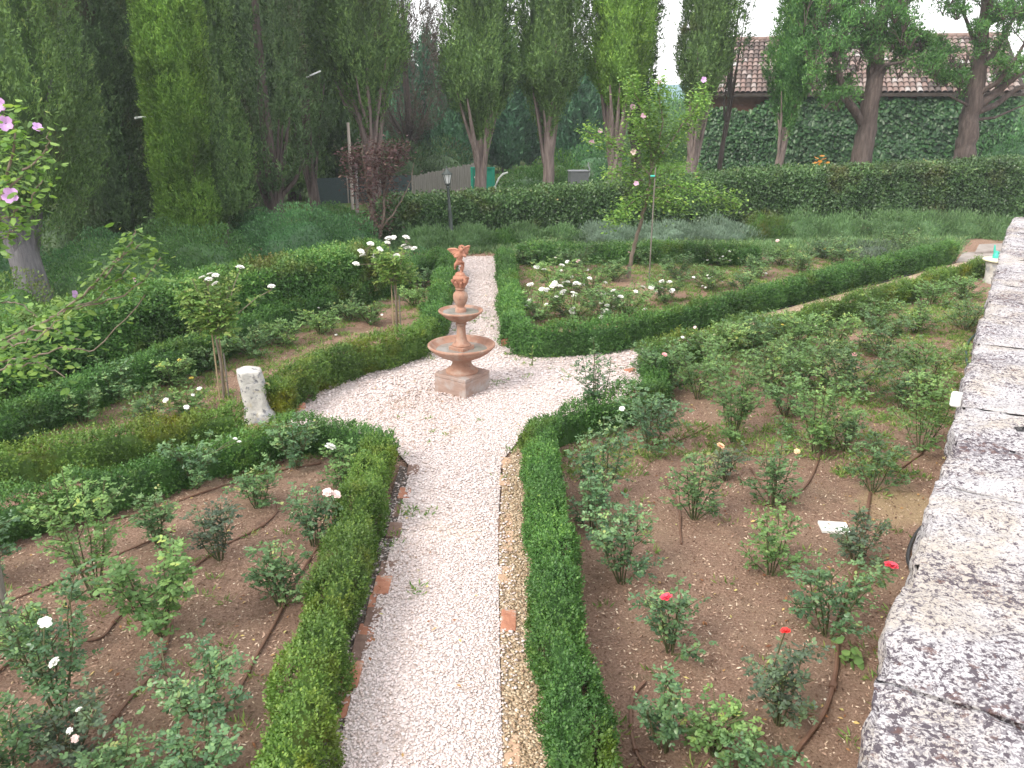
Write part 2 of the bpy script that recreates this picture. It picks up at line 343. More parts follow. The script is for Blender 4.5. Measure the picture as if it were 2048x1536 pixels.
tag(sheet('sandy_strip', STRIP, .0, MT['tan_gravel']), 'sandy strip beside the gravel path', kind='structure')
tag(sheet('path_border', DARKSTRIP, -.004, MT['dark_gravel']), 'dark stony strip beside the gravel path', kind='structure')
# pebbles: low stones with eight faces each
def pebbles(name, pts, size, mat, tint, label, flat=.62):
    n = len(pts)
    base = np.array([(1,0,0),(0,1,0),(-1,0,0),(0,-1,0),(0,0,1),(0,0,-1),(.62,.62,.35),(-.62,.62,.35),(-.62,-.62,.35),(.62,-.62,.35)])
    s = size*rng.uniform(.55, 1.35, (n,1)); sc = np.stack([rng.uniform(.75,1.25,n), rng.uniform(.6,1.0,n), rng.uniform(.3,.6,n)*flat/.62], 1)*s
    b = base[None]*(1+rng.uniform(-.2,.2,(n,10,1)))*sc[:,None,:]
    a = rng.uniform(0, 2*PI, n); ca, sa = np.cos(a)[:,None], np.sin(a)[:,None]
    tl = rng.normal(0, .25, (n,1))
    z0 = b[:,:,2]+tl*b[:,:,0]
    V = np.stack([b[:,:,0]*ca-b[:,:,1]*sa, b[:,:,0]*sa+b[:,:,1]*ca, z0], 2) + pts[:,None,:]
    V[:,:,2] += (sc[:,2]*.35)[:,None]
    tri = np.array([(4,9,6),(4,6,7),(4,7,8),(4,8,9),(6,9,0),(6,0,1),(6,1,7),(7,1,2),(7,2,8),(8,2,3),(8,3,9),(9,3,0)])
    F = (tri[None]+(np.arange(n)*10)[:,None,None]).reshape(-1,3)
    o = npmesh(name, V.reshape(-1,3), F, mat, tint=np.repeat(tint, 12)); return tag(o, label, 'gravel', kind='stuff')
def scatter_poly(pg, dens, ymax=99, ymin=-99, z=.006):
    x0, y0 = pg.min(0); x1, y1 = pg.max(0); y0 = max(y0, ymin); y1 = min(y1, ymax)
    n = int(dens*(x1-x0)*(y1-y0)); x = rng.uniform(x0, x1, n); y = rng.uniform(y0, y1, n)
    k = inpoly(x, y, pg); return np.stack([x[k], y[k], np.full(k.sum(), z)], 1)
MT['pebble_w'] = tintmat('white_pebble', [(0, (.34,.25,.20)), (.12, (.50,.40,.365)), (.4, (.63,.535,.515)), (.75, (.69,.60,.59)), (1, (.74,.67,.665))], .75)
MT['pebble_t'] = tintmat('tan_pebble', [(0, (.16,.10,.07)), (.3, (.34,.24,.15)), (.6, (.50,.38,.25)), (.85, (.66,.56,.43)), (1, (.78,.72,.64))], .8)
near = scatter_poly(GRAVEL, 3600, ymax=6.0); mid = scatter_poly(GRAVEL, 1500, ymin=6.0, ymax=9.5); far = scatter_poly(GRAVEL, 620, ymin=9.5)
pp = np.concatenate([near, mid, far]); sz = np.concatenate([np.full(len(near), .0105), np.full(len(mid), .0145), np.full(len(far), .020)])[:,None]
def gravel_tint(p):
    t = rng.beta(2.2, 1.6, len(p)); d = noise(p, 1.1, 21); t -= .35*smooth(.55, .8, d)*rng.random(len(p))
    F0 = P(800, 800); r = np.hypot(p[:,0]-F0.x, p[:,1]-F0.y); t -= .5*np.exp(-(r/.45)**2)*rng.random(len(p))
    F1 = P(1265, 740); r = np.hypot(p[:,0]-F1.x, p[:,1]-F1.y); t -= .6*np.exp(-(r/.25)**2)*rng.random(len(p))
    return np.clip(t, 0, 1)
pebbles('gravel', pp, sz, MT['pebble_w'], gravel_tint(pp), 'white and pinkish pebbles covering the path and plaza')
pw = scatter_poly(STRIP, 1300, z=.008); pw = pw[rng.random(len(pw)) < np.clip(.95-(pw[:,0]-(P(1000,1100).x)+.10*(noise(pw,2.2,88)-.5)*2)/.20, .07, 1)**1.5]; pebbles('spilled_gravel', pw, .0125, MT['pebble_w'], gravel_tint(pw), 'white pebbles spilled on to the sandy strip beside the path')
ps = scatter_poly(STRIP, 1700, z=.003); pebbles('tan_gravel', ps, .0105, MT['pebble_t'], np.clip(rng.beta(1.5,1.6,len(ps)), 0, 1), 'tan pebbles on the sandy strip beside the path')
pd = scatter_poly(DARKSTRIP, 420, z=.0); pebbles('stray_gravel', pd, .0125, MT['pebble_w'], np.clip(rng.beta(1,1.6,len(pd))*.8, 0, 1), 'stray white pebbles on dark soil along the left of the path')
# stones that strayed on to the soil, and mulch
def scatter_soil(n, x0, x1, y0, y1):
    x = rng.uniform(x0, x1, n); y = y0+(y1-y0)*rng.random(n)**1.3
    k = ~(inpoly(x, y, GRAVEL) | inpoly(x, y, STRIP)); x = x[k]; y = y[k]
    return np.stack([x, y, soil_z(x, y)+.003], 1)
pst = scatter_soil(2600, -6, 6, 2.5, 14); pebbles('soil_stones', pst, .009, MT['pebble_t'], rng.beta(2.2,1.2,len(pst)), 'small pale stones strewn over the brown soil')
MT['mulch'] = tintmat('mulch_chip', [(0, (.08,.045,.032)), (.3, (.19,.115,.08)), (.6, (.36,.24,.18)), (.85, (.52,.39,.29)), (1, (.66,.55,.43))], .9, .15)
MT['litter'] = tintmat('fallen_leaf', [(0, (.12,.05,.03)), (.3, (.25,.11,.05)), (.6, (.38,.24,.10)), (.85, (.50,.38,.14)), (1, (.45,.42,.16))], .8, .2)
def quads(pts, d, w, L, W, fold=0.0):
    """kite quads: pts base, d axis, w side vector (unit), L and W arrays"""
    L = np.broadcast_to(np.asarray(L, float).reshape(-1,1), (len(pts),1)); W = np.broadcast_to(np.asarray(W, float).reshape(-1,1), (len(pts),1))
    nrm = np.cross(d, w)
    V = np.stack([pts, pts+d*L*.45+w*W*.5+nrm*W*fold, pts+d*L, pts+d*L*.45-w*W*.5+nrm*W*fold], 1)
    return V.reshape(-1,3)
def kitefaces(n, fold):
    b = (np.arange(n)*4)[:,None]
    if fold: return np.concatenate([b+np.array([[0,1,2]]), b+np.array([[0,2,3]])], 1).reshape(-1,3)
    return b+np.array([[0,1,2,3]])
def rand_unit(n): return norm(rng.normal(0, 1, (n,3)))
def sidevec(d):
    return norm(np.cross(d, rand_unit(len(d))))
mp = scatter_soil(150000, -6.5, 7, 2.4, 12)
a = rng.uniform(0, 2*PI, len(mp)); dd = norm(np.stack([np.cos(a), np.sin(a), rng.normal(0,.3,len(a))],1)); sv = norm(np.stack([-np.sin(a), np.cos(a), rng.normal(0,.35,len(a))],1))
tag(npmesh('mulch', quads(mp, dd, sv, rng.uniform(.010,.042,len(mp)), rng.uniform(.005,.015,len(mp))), kitefaces(len(mp),0), MT['mulch'], tint=np.clip(rng.beta(1.2,1.25,len(mp)),0,1)), 'brown bark mulch and dry twigs over the soil', 'mulch', kind='stuff')
lp = scatter_soil(2600, -6.5, 6.5, 2.6, 13); lp[:,2] += .01; gl = scatter_poly(GRAVEL, 4, z=.035); lp = np.concatenate([lp, gl])
a = rng.uniform(0, 2*PI, len(lp)); dd = norm(np.stack([np.cos(a), np.sin(a), rng.normal(0,.3,len(a))],1)); sv = norm(np.stack([-np.sin(a), np.cos(a), rng.normal(0,.35,len(a))],1))
tag(npmesh('fallen_leaves', quads(lp, dd, sv, rng.uniform(.02,.05,len(lp)), rng.uniform(.012,.028,len(lp)), .15), kitefaces(len(lp),1), MT['litter'], tint=np.repeat(rng.random(len(lp)),2)), 'dry brown and yellow leaves lying on the soil', 'fallen leaves', kind='stuff')
# low weeds on soil and in the gravel
def tuft_mesh(name, centers, hgt, spread, nb, mat, label, cat, width=.006, up=1.2, parent=None, kind=None):
    n = len(centers); c = np.repeat(centers, nb, 0); m = len(c)
    r = np.abs(rng.normal(0, spread, m)); a = rng.uniform(0, 2*PI, m)
    pts = c+np.stack([r*np.cos(a), r*np.sin(a), np.zeros(m)], 1)
    d = norm(np.stack([np.cos(a)*.7, np.sin(a)*.7, np.full(m, up)],1)+rng.normal(0,.35,(m,3)))
    L = hgt*rng.uniform(.5,1.2,m)
    o = npmesh(name, quads(pts, d, sidevec(d), L, np.full(m,width)*rng.uniform(.7,1.3,m), .1), kitefaces(m,0), mat, tint=rng.random(m), parent=parent)
    return tag(o, label, cat, kind=kind) if label else o
wp = scatter_soil(900, -6.5, 6.5, 3, 20); wp = wp[noise(wp, .8, 77) > .45]
w2 = scatter_soil(15000, -8, 9, 7.2, 19); w2 = w2[noise(w2, 1.1, 78)+.10*(w2[:,1] > 9)+.12*(w2[:,0] < -.5) > .47]; 
def grow(pxs, n, z=0.0):
    pg = np.array([tuple(P(x, y))[:2] for x, y in pxs]); q = scatter_poly(pg, n, z=0.0); q = q[noise(q, 1.3, 79) > .38]; q[:,2] = soil_z(q[:,0], q[:,1]); return q
wp = np.concatenate([wp, w2, grow([(300,840),(560,690),(700,610),(850,530),(880,560),(850,640),(700,680),(600,735),(540,760),(470,810)], 75), grow([(1330,760),(1420,690),(1900,560),(1960,640),(1900,830),(1500,870)], 38), grow([(1050,510),(1500,505),(1850,500),(1500,575),(1280,635),(1050,645)], 34)])
tuft_mesh('weeds', wp, .068, .042, 14, MT['weed'], 'low green weeds sprouting from the brown soil', 'weeds', .011, .7, kind='stuff')
gw = []
for (x, y, s, k) in [(1065,712,.25,16),(1090,718,.2,12),(880,712,.15,10),(1010,760,.2,4),(900,640,.2,9),(960,640,.2,9),(930,655,.25,9),(1100,745,.3,8),(840,1030,.06,4),(845,1180,.04,3),(930,850,.3,6),(1240,700,.1,4),(795,1025,.08,6),(780,1075,.08,5)]:
    c = P(x, y, .01); gw += [(c.x+rng.normal(0,s), c.y+rng.normal(0,s), .01) for _ in range(k)]
tuft_mesh('gravel_weeds', np.array(gw), .05, .03, 10, MT['weed'], 'small yellowish weeds growing through the gravel', 'weeds', .012, .7, kind='stuff')
t_ = empty('weed_stalk', P(1064, 733, .0), 'thin upright green weed stalk standing in the gravel right of the fountain', 'weed')
MB().tube([(0,0,0),(.005,.01,.14),(-.005,.01,.28)], [.008,.007,.004], 5).build('stem', MT['cane'], t_)
tuft_mesh('foliage', np.array([(0,0,.02),(0,.01,.10),(0,.01,.17),(0,.01,.25)]), .06, .01, 9, MT['weed'], None, None, .015, .8, parent=t_)
# ------------------------------------------------------------------ terrace wall
def lichen_material():
    m, t, out = nt('lichen_limestone'); geo = N(t, 'ShaderNodeNewGeometry')
    def nz(s, d=6, r=.65, dist=0.0, off=0.0):
        mp_ = N(t, 'ShaderNodeMapping'); mp_.inputs['Location'].default_value = (off, off*.7, off*.3); t.links.new(geo.outputs['Position'], mp_.inputs['Vector'])
        n = N(t, 'ShaderNodeTexNoise', Scale=s, Detail=d, Roughness=r, Distortion=dist); t.links.new(mp_.outputs[0], n.inputs['Vector']); return n.outputs['Fac']
    c = ramp(t, nz(14, 8, .72), [(.25, (.30,.285,.285)), (.5, (.46,.445,.46)), (.75, (.58,.565,.59))])
    c = mixc(t, ramp(t, nz(2.6, 6, .65, .3, 4), [(.46, 0.0), (.62, .7)]), c, (.40,.35,.29))
    var = nz(2.1, 4, .6, .2, 9)      # some stones are nearly white, some thick with dark lichen
    def thr(n_, k, lo, hi, v):
        ma = N(t, 'ShaderNodeMath', operation='MULTIPLY_ADD'); t.links.new(var, ma.inputs[0]); ma.inputs[1].default_value = k; t.links.new(n_, ma.inputs[2]); return ramp(t, ma.outputs[0], [(lo, 0.0), (hi, v)])
    c = mixc(t, thr(nz(95, 4, .6, .1, 1), .32, .665, .715, .85), c, (.17,.155,.175))
    big = nz(46, 4, .62, .25, 7); c = mixc(t, thr(big, .34, .715, .75, .95), c, (.085,.07,.085))
    red = nz(17, 8, .8, .5, 12); c = mixc(t, thr(red, .35, .75, .80, .8), c, (.13,.075,.068))
    b = N(t, 'ShaderNodeBsdfPrincipled', Roughness=.93); b.inputs['Specular IOR Level'].default_value = .2
    t.links.new(c, b.inputs['Base Color'])
    h = mixc(t, .5, nz(22, 9, .75, 0, 3), ramp(t, big, [(.5, .5), (.62, .8)]))
    bp = N(t, 'ShaderNodeBump', Strength=.9, Distance=.02); t.links.new(h, bp.inputs['Height']); t.links.new(bp.outputs[0], b.inputs['Normal'])
    t.links.new(b.outputs[0], out.inputs[0]); return m
MT['lichen'] = lichen_material()
MT['rubble'] = solidmat('rubble_wall', [(.25, (.30,.26,.22)), (.5, (.44,.39,.33)), (.8, (.56,.51,.45))], 5, 8, .95, .9, 16, bdist=.03)
WALL_H = 1.75
edge_px = [(1690,1640),(1706,1530),(1735,1420),(1768,1290),(1792,1210),(1820,1130),(1846,1062),(1868,990),(1890,925),(1908,860),(1926,790),(1946,705),(1962,645),(1975,600),(1986,560),(1999,515),(2013,470),(2028,432)]
EDGE = [P(x, y, WALL_H) for x, y in edge_px]
d0 = (EDGE[-1]-EDGE[3]); d0.z = 0; d0.normalize(); WN = Vector((d0.y, -d0.x, 0))   # WN points to the terrace side (right)
EDGE = [EDGE[0]-d0*1.6, EDGE[0]-d0*.8]+EDGE
def build_wall():
    E = EDGE; WT = 1.05
    wall = empty('terrace_wall', (E[6].x+WN.x*.5, E[6].y+WN.y*.5, 0), 'broad old stone wall with pale lichen spotted coping along the right edge', 'wall'); L = Vector(wall.location)
    # resample the edge
    pts = []; 
    for a, b in zip(E[:-1], E[1:]):
        n = max(2, int((b-a).length/.05))
        pts += [a.lerp(b, k/n) for k in range(n)]
    pts.append(E[-1]); s = np.cumsum([0]+[(b-a).length for a, b in zip(pts[:-1], pts[1:])])
    # coping stones between slanted joints (each one its own part)
    cuts = [0]; x = 0
    random.seed(3)
    while x < s[-1]-.4: x += random.uniform(.62, .95); cuts.append(min(x, s[-1]))
    if cuts[-1] < s[-1]: cuts.append(s[-1])
    P2 = np.array([(p.x, p.y) for p in pts])
    def at(ss): return np.interp(ss, s, P2[:,0]), np.interp(ss, s, P2[:,1])
    nu = 44
    for ci in range(len(cuts)-1):
        a, b = cuts[ci]+.0015, cuts[ci+1]-.0015
        if b-a < .1: continue
        nv = max(8, int((b-a)/.022)); sk0 = random.uniform(-.12, .12) if ci else 0; sk1 = 0
        uu = np.linspace(0, 1, nu); vv = np.linspace(0, 1, nv)
        U, Vv = np.meshgrid(uu, vv); U = U.ravel(); W = Vv.ravel()
        # profile: front face (0-.2), top (.2-.85), back face
        ss = a+(b-a)*W
        ex, ey = at(ss)
        th = .20
        off = np.where(U < .2, 0, np.where(U > .88, WT, (U-.2)/.68*WT)); zz = np.where(U < .2, WALL_H-th+th*U/.2, np.where(U > .88, WALL_H-th*(U-.88)/.12, WALL_H))
        x_ = ex+WN.x*off; y_ = ey+WN.y*off
        p3 = np.stack([x_, y_, zz], 1)
        dn = .035*(noise(p3, 3.2, 31)-.5)+.022*(noise(p3, 9, 32)-.5)+.012*(noise(p3, 24, 33)-.5)
        # worn edges and joint ends
        er = np.minimum(np.minimum(W, 1-W)*(b-a), .06); zz = zz-(1-er/.06)**2*.007*(off > 0)
        ed = np.minimum(np.abs(off), .05); zz = np.where((U >= .2) & (U <= .88), zz-(1-ed/.05)**2*.03, zz)
        zz += np.where((U >= .19) & (U <= .89), dn*1.2, 0)+random.uniform(-.012, .012)*0
        lat = np.where(U < .25, dn*1.6, 0); x_ -= WN.x*lat; y_ -= WN.y*lat
        i = (np.arange(nu-1)[None,:]+np.arange(nv-1)[:,None]*nu).ravel()
        F = np.stack([i, i+1, i+nu+1, i+nu], 1)
        caps = []
        V = np.stack([x_, y_, zz], 1)-np.array(L)
        o = npmesh('coping_stone', V, F, MT['lichen'], wall, smoothf=True)
        # close the ends
        bm = bmesh.new(); bm.from_mesh(o.data); bmesh.ops.holes_fill(bm, edges=[e for e in bm.edges if e.is_boundary], sides=0); bmesh.ops.recalc_face_normals(bm, faces=bm.faces); bm.to_mesh(o.data); bm.free()
    # the wall itself, set back a little under the coping, and the mortar bed in the joints
    for (nm, z0, z1, ins, mat) in (('wall_body', -.2, WALL_H-.185, .05, MT['rubble']), ('mortar_bed', WALL_H-.19, WALL_H-.013, .03, MT['lichen'])):
        m = MB(); vs = []; fs = []
        st = pts[::8]+[pts[-1]]
        for p in st:
            for o_, z in ((ins, z0), (ins, z1), (1.05-ins, z1), (1.05-ins, z0)):
                vs.append((p.x+WN.x*o_-L.x, p.y+WN.y*o_-L.y, z))
        for k in range(len(st)-1):
            for q in range(4): fs.append((k*4+q, k*4+(q+1)%4, (k+1)*4+(q+1)%4, (k+1)*4+q))
        fs += [(0,1,2,3), tuple(len(st)*4-4+q for q in (3,2,1,0))]
        m.add(vs, fs).build(nm, mat, wall)
build_wall()
# ------------------------------------------------------------------ fountain
def build_fountain():
    Yf = 9.77; c = P(925, 779, 0.0); c.y = Yf
    f = empty('fountain', (c.x, c.y, 0), 'three tier terracotta fountain with two bowls and a winged cherub, on the gravel circle', 'fountain')
    rz = math.radians(-35)
    m = MB(); m.box((0,0,.09), (.50,.50,.22), rz)
    m.box((0,0,.225), (.505,.505,.046), rz); m.build('plinth', MT['terra_pale'], f, bevel=.008)
    pr = [(.205,.246),(.208,.262),(.20,.278),(.175,.292),(.148,.315),(.128,.345),(.121,.375),(.122,.40),(.128,.408),(.128,.42),(.10,.43)]
    MB().lathe(pr, n=48).build('pedestal', MT['terra'], f, smoothf=True)
    bowl = [(.05,.415),(.13,.418),(.20,.440),(.285,.478),(.355,.522),(.400,.566),(.415,.585),(.425,.592),(.425,.608),(.415,.617),(.398,.615),(.385,.600),(.34,.555),(.26,.53),(.12,.52),(.05,.52)]
    MB().lathe(bowl, n=72).build('lower_bowl', MT['terra'], f, smoothf=True)
    MB().lathe([(.0,.548),(.325,.549)], n=64).build('water', MT['water'], f)
    MB().box((0,0,.565), (.235,.235,.06), rz).build('column_base', MT['terra'], f, bevel=.01)
    col = [(.112,.594),(.118,.606),(.112,.618),(.095,.63),(.075,.655),(.064,.70),(.058,.76),(.055,.82),(.055,.855),(.067,.862),(.071,.872),(.067,.882),(.06,.888),(.075,.902),(.08,.91),(.06,.92)]
    MB().lathe(col, n=40).build('column', MT['terra'], f, smoothf=True)
    b2 = [(.04,.905),(.085,.908),(.13,.925),(.19,.958),(.235,.998),(.262,1.024),(.275,1.032),(.279,1.042),(.276,1.052),(.265,1.056),(.255,1.048),(.22,1.02),(.12,1.005),(.04,1.005)]
    MB().lathe(b2, n=60).build('upper_bowl', MT['terra'], f, smoothf=True)
    MB().lathe([(.0,1.030),(.222,1.031)], n=60).build('water', MT['water'], f)
    urn = [(.068,1.02),(.07,1.062),(.062,1.078),(.046,1.09),(.05,1.104),(.066,1.13),(.082,1.165),(.092,1.205),(.092,1.24),(.082,1.265),(.062,1.285),(.05,1.297),(.052,1.308),(.062,1.315),(.062,1.33),(.046,1.336)]
    MB().lathe(urn, n=44).build('urn', MT['terra'], f, smoothf=True)
    # scrolled capital: bell with four volutes and leaf lumps
    m = MB().lathe([(.045,1.33),(.052,1.35),(.062,1.39),(.078,1.43),(.09,1.452),(.085,1.47),(.06,1.485),(.045,1.50)], n=32)
    for k in range(4):
        a = rz+PI/4+k*PI/2+.5; ux, uy = math.cos(a), math.sin(a); path = []; rad = []
        for i in range(22):
            q = i/21*4.2*PI/2; r = .034*(1-i/26); path.append((ux*(.088+r*math.sin(q+1.2)*.9), uy*(.088+r*math.sin(q+1.2)*.9), 1.435+r*math.cos(q+1.2))); rad.append(.016)
        m.tube(path, rad, 8)
    for k in range(8):
        a = k*PI/4+.2; m.tube([(math.cos(a)*.05,math.sin(a)*.05,1.345),(math.cos(a)*.075,math.sin(a)*.075,1.39),(math.cos(a)*.098,math.sin(a)*.098,1.415),(math.cos(a)*.10,math.sin(a)*.10,1.40)], [.014,.018,.014,.006], 7)
    m.build('capital', MT['terra_red'], f, smoothf=True)
    # mound the figure stands on
    MB().lathe([(.06,1.475),(.062,1.495),(.05,1.515),(.035,1.525),(.01,1.53)], n=24).build('rock_base', MT['terra_red'], f, smoothf=True)
    # cherub: one continuous skinned body leaning forward, one knee bent
    J = {'pelvis':((.0,.005,1.655),.034), 'waist':((.004,-.008,1.69),.030), 'chest':((.012,-.025,1.735),.037), 'neck':((.018,-.040,1.772),.018), 'head':((.024,-.055,1.805),.036), 'crown':((.024,-.048,1.832),.030), 'nose':((.027,-.092,1.800),.006),
         'kneeR':((.022,-.018,1.592),.022), 'ankR':((.014,.0,1.54),.014), 'toeR':((.016,-.03,1.53),.010),
         'kneeL':((-.052,-.035,1.625),.022), 'ankL':((-.058,.015,1.575),.013), 'toeL':((-.064,.008,1.553),.009),
         'shR':((.055,-.035,1.752),.019), 'elR':((.078,-.066,1.722),.014), 'haR':((.045,-.092,1.748),.011),
         'shL':((-.03,-.03,1.75),.019), 'elL':((-.055,-.062,1.715),.014), 'haL':((-.012,-.098,1.738),.011)}
    E = [('pelvis','waist'),('waist','chest'),('chest','neck'),('neck','head'),('head','crown'),('head','nose'),('pelvis','kneeR'),('kneeR','ankR'),('ankR','toeR'),('pelvis','kneeL'),('kneeL','ankL'),('ankL','toeL'),('chest','shR'),('shR','elR'),('elR','haR'),('chest','shL'),('shL','elL'),('elL','haL')]
    ks = list(J); me = bpy.data.meshes.new('cherub'); me.from_pydata([J[k][0] for k in ks], [(ks.index(a), ks.index(b)) for a, b in E], []); me.update(); me.materials.append(MT['terra_red'])
    o = bpy.data.objects.new('cherub', me); COL.objects.link(o); o.parent = f
    md = o.modifiers.new('skin', 'SKIN'); o.modifiers.new('sub', 'SUBSURF').render_levels = 2; md.use_smooth_shade = True
    for i, k in enumerate(ks):
        sv = me.skin_vertices[0].data[i]; sv.radius = (J[k][1], J[k][1]); sv.use_root = (k == 'pelvis')
    m = MB()
    for k in range(30):      # curls
        a = random.uniform(0, 2*PI); e = random.uniform(.05, 1.4); r = .036
        p = Vector((.024+r*math.cos(a)*math.cos(e), -.046+r*math.sin(a)*math.cos(e)*.9+.006, 1.818+r*math.sin(e)*.85))
        if p.y < -.075 and p.z < 1.835: continue
        m.tube([p, p+Vector((.006,.004,.006)), p+Vector((.012,0,0))], [.009,.011,.006], 6)
    m.build('hair', MT['terra_red'], o, smoothf=True)
    # cloth band hanging from the hips
    MB().tube([(-.035,-.02,1.675),(-.01,-.04,1.66),(.03,-.035,1.655),(.045,-.005,1.64),(.04,.02,1.60),(.03,.03,1.55),(.02,.03,1.52)], [.012,.014,.014,.014,.016,.017,.014], 8).build('drapery', MT['terra_red'], o, smoothf=True)
    for sgn, tip, low in ((-1, Vector((-.150,.03,1.795)), Vector((-.06,.02,1.70))), (1, Vector((.128,.05,1.835)), Vector((.10,.03,1.745)))):
        root = Vector((.012+sgn*.014, .002, 1.755)); rt = root+Vector((0,.01,.03)); m = MB()
        n = 7
        for k in range(n):
            u = k/(n-1); a = root.lerp(rt, 1-u); e = tip.lerp(low, u**1.2)+Vector((0,.01*math.sin(u*5),0))
            m.tube([a, a.lerp(e,.35)+Vector((0,.012,.012*(1-u))), a.lerp(e,.75)+Vector((0,.012,.008*(1-u))), e], [.010,.015,.013,.004], 8)
        m.build('wing', MT['terra_red'], o, smoothf=True)
build_fountain()
# ------------------------------------------------------------------ stone pillar stump
def build_stump():
    b = P(516, 838, 0); s = empty('stone_pillar', b, 'broken white stone pillar stump at the end of the left box hedge', 'stone')
    prof = [(.178,-.05,.02),(.178,.0,.02),(.176,.06,.018),(.166,.11,.01),(.142,.16,.0),(.135,.26,-.01),(.132,.36,-.02),(.134,.46,-.03),(.138,.54,-.035),(.138,.585,-.04),(.130,.607,-.04),(.09,.618,-.04),(.03,.625,-.04)]
    n = 40; vs = []; 
    for (r, z, dx) in prof:
        for k in range(n):
            a = 2*PI*k/n; sq = (abs(math.cos(a))**5+abs(math.sin(a))**5)**(-1/5)
            vs.append((r*sq*math.cos(a+.35)+dx, r*sq*math.sin(a+.35)*.9, z))
    V = np.array(vs); i = []
    for j in range(len(prof)-1):
        for k in range(n): i.append((j*n+k, j*n+(k+1)%n, (j+1)*n+(k+1)%n, (j+1)*n+k))
    d = (noise(V, 9, 41)-.5)*.05+(noise(V, 22, 42)-.5)*.02; rad = norm(V*np.array([1,1,.3])-np.array([0,0,.08])); V = V+rad*d[:,None]
    m = MB().add(V.tolist(), i+[tuple((len(prof)-1)*n+k for k in range(n))])
    o = m.build('shaft', MT['limestone'], s, smoothf=True); md = o.modifiers.new('sub', 'SUBSURF'); md.levels = 1; md.render_levels = 2
    MB().tube([(.13,-.03,.45),(.17,-.05,.46),(.20,-.06,.43)], [.008,.007,.005], 5).build('dry_twig', MT['stake'], s)
build_stump()
def rock(name, p, s, mat, label, seed, flat=.6):
    bm = bmesh.new(); bmesh.ops.create_icosphere(bm, subdivisions=3, radius=1); V = np.array([v.co for v in bm.verts])
    d = 1+(noise(V+seed*3.7, 1.4, seed)-.5)*.7+(noise(V+seed, 4, seed)-.5)*.2
    for v, q in zip(bm.verts, d): v.co = (v.co.x*q*s, v.co.y*q*s*.8, v.co.z*q*s*flat)
    me = bpy.data.meshes.new(name); bm.to_mesh(me); bm.free(); me.materials.append(mat); me.polygons.foreach_set('use_smooth', np.ones(len(me.polygons), bool))
    o = bpy.data.objects.new(name, me); COL.objects.link(o); o.location = p+Vector((0,0,s*flat*.5)); return tag(o, label, 'stone')
rock('pale_stone', P(1283,744,0), .085, MT['limestone'], 'rounded white stone at the hedge corner on the right of the gravel circle', 5)
rock('pale_stone', P(1290,757,0), .06, MT['limestone'], 'small white stone just below the larger one at the right hedge corner', 6)
rock('pale_stone', P(575,828,0), .07, MT['limestone'], 'white pitted stone on the ground right of the pillar stump', 8)
# ------------------------------------------------------------------ bricks
def brick(px, py, ang, mat, label, group=None, d=(.24,.115,.06), z=0.0, tilt=0.0):
    p = P(px, py, 0); m = MB().box((0,0,0), d, 0)
    o = m.build('brick', MT[mat], bevel=.006, seg=2); o.location = (p.x, p.y, z+d[2]/2); o.rotation_euler = (random.uniform(-.05,.05), tilt+random.uniform(-.05,.05), ang)
    for v in o.data.vertices: v.co += Vector((random.uniform(-1,1), random.uniform(-1,1), random.uniform(-1,1)))*.006
    return tag(o, label, 'brick', group)
pdir = math.atan2(P(795,1042).y-P(684,1468).y, P(795,1042).x-P(684,1468).x)
for k, (x, y, mt, lab) in enumerate([(655,1452,'brick','orange red brick half sunk beside the gravel at the bottom left of the path'),(683,1408,'brick','chipped red brick just above the sunken one on the left path edge'),(703,1352,'brick','long tan red brick on the left path edge beside the yellowish box hedge'),(716,1322,'brick_dark','dark grey brick on the left path edge above a tan red one'),(724,1293,'brick_dark','slate coloured brick on the left path edge below a bright red one'),(731,1268,'brick','bright red brick end on the left path edge beside the dark stony strip'),(745,1236,'brick_dark','grey brick between two red bricks on the left path edge'),(752,1205,'brick','short brown red brick on the left path edge above a grey one'),(765,1172,'brick','pinkish brick on the left path edge where the gravel bulges'),(775,1137,'brick_dark','mossy dark brick on the left path edge near the weed patch'),(789,1062,'brick_dark','dark weathered brick on the left path edge below a red one'),(800,1020,'brick_dark','grey brown brick on the left path edge near the weeds'),(810,985,'brick','dull red brick on the left path edge below the hedge corner'),(826,940,'brick_dark','mossy brown brick at the hedge corner where the path opens into the circle')]):
    brick(x, y, pdir, mt, lab, 'bricks edging the left of the gravel path', z=-.050+random.uniform(-.012,.012))
for k, (x, y, mt, lab) in enumerate([(1013,925,'brick_pale','pale worn brick at the far end of the right path edging'),(1011,960,'brick_pale','second pale brick from the far end of the right path edging'),(1013,1040,'brick_pale','pinkish brick flush in the sandy strip beside the box hedge'),(1013,1075,'brick_pale','tan brick flush with the sandy strip, below the pinkish one'),(1012,1108,'brick_pale','cracked pale brick flush in the sandy strip at the right of the path'),(1011,1150,'brick_pale','buff brick lying along the sandy strip above a broken orange piece'),(1017,1243,'brick','broken orange brick on the sandy strip midway along the right of the path'),(1022,1500,'brick_pale','pale brick half buried in the sandy strip at the bottom of the picture')]):
    brick(x, y, PI/2-.03, mt, lab, 'bricks edging the right of the gravel path', z=-.058 if mt != 'brick' else -.045)
brick(1011, 690, .05, 'brick', 'bright orange brick standing at the near corner of the far path', None, (.13,.11,.09))
brick(1173, 700, .18, 'brick', 'long orange brick lying tilted below the far right box hedge', None, (.24,.10,.07), tilt=.06)
brick(1120, 703, -.12, 'brick_dark', 'brown brick sunk in soil left of the long orange brick', None, z=-.04)
brick(1225, 698, .35, 'brick_pale', 'pale brick behind the gravel right of the long orange brick', None, z=-.035)
brick(1262, 742, .7, 'brick', 'broken orange brick lying beside the white stones at the right hedge corner', None, (.16,.10,.06), z=-.03)
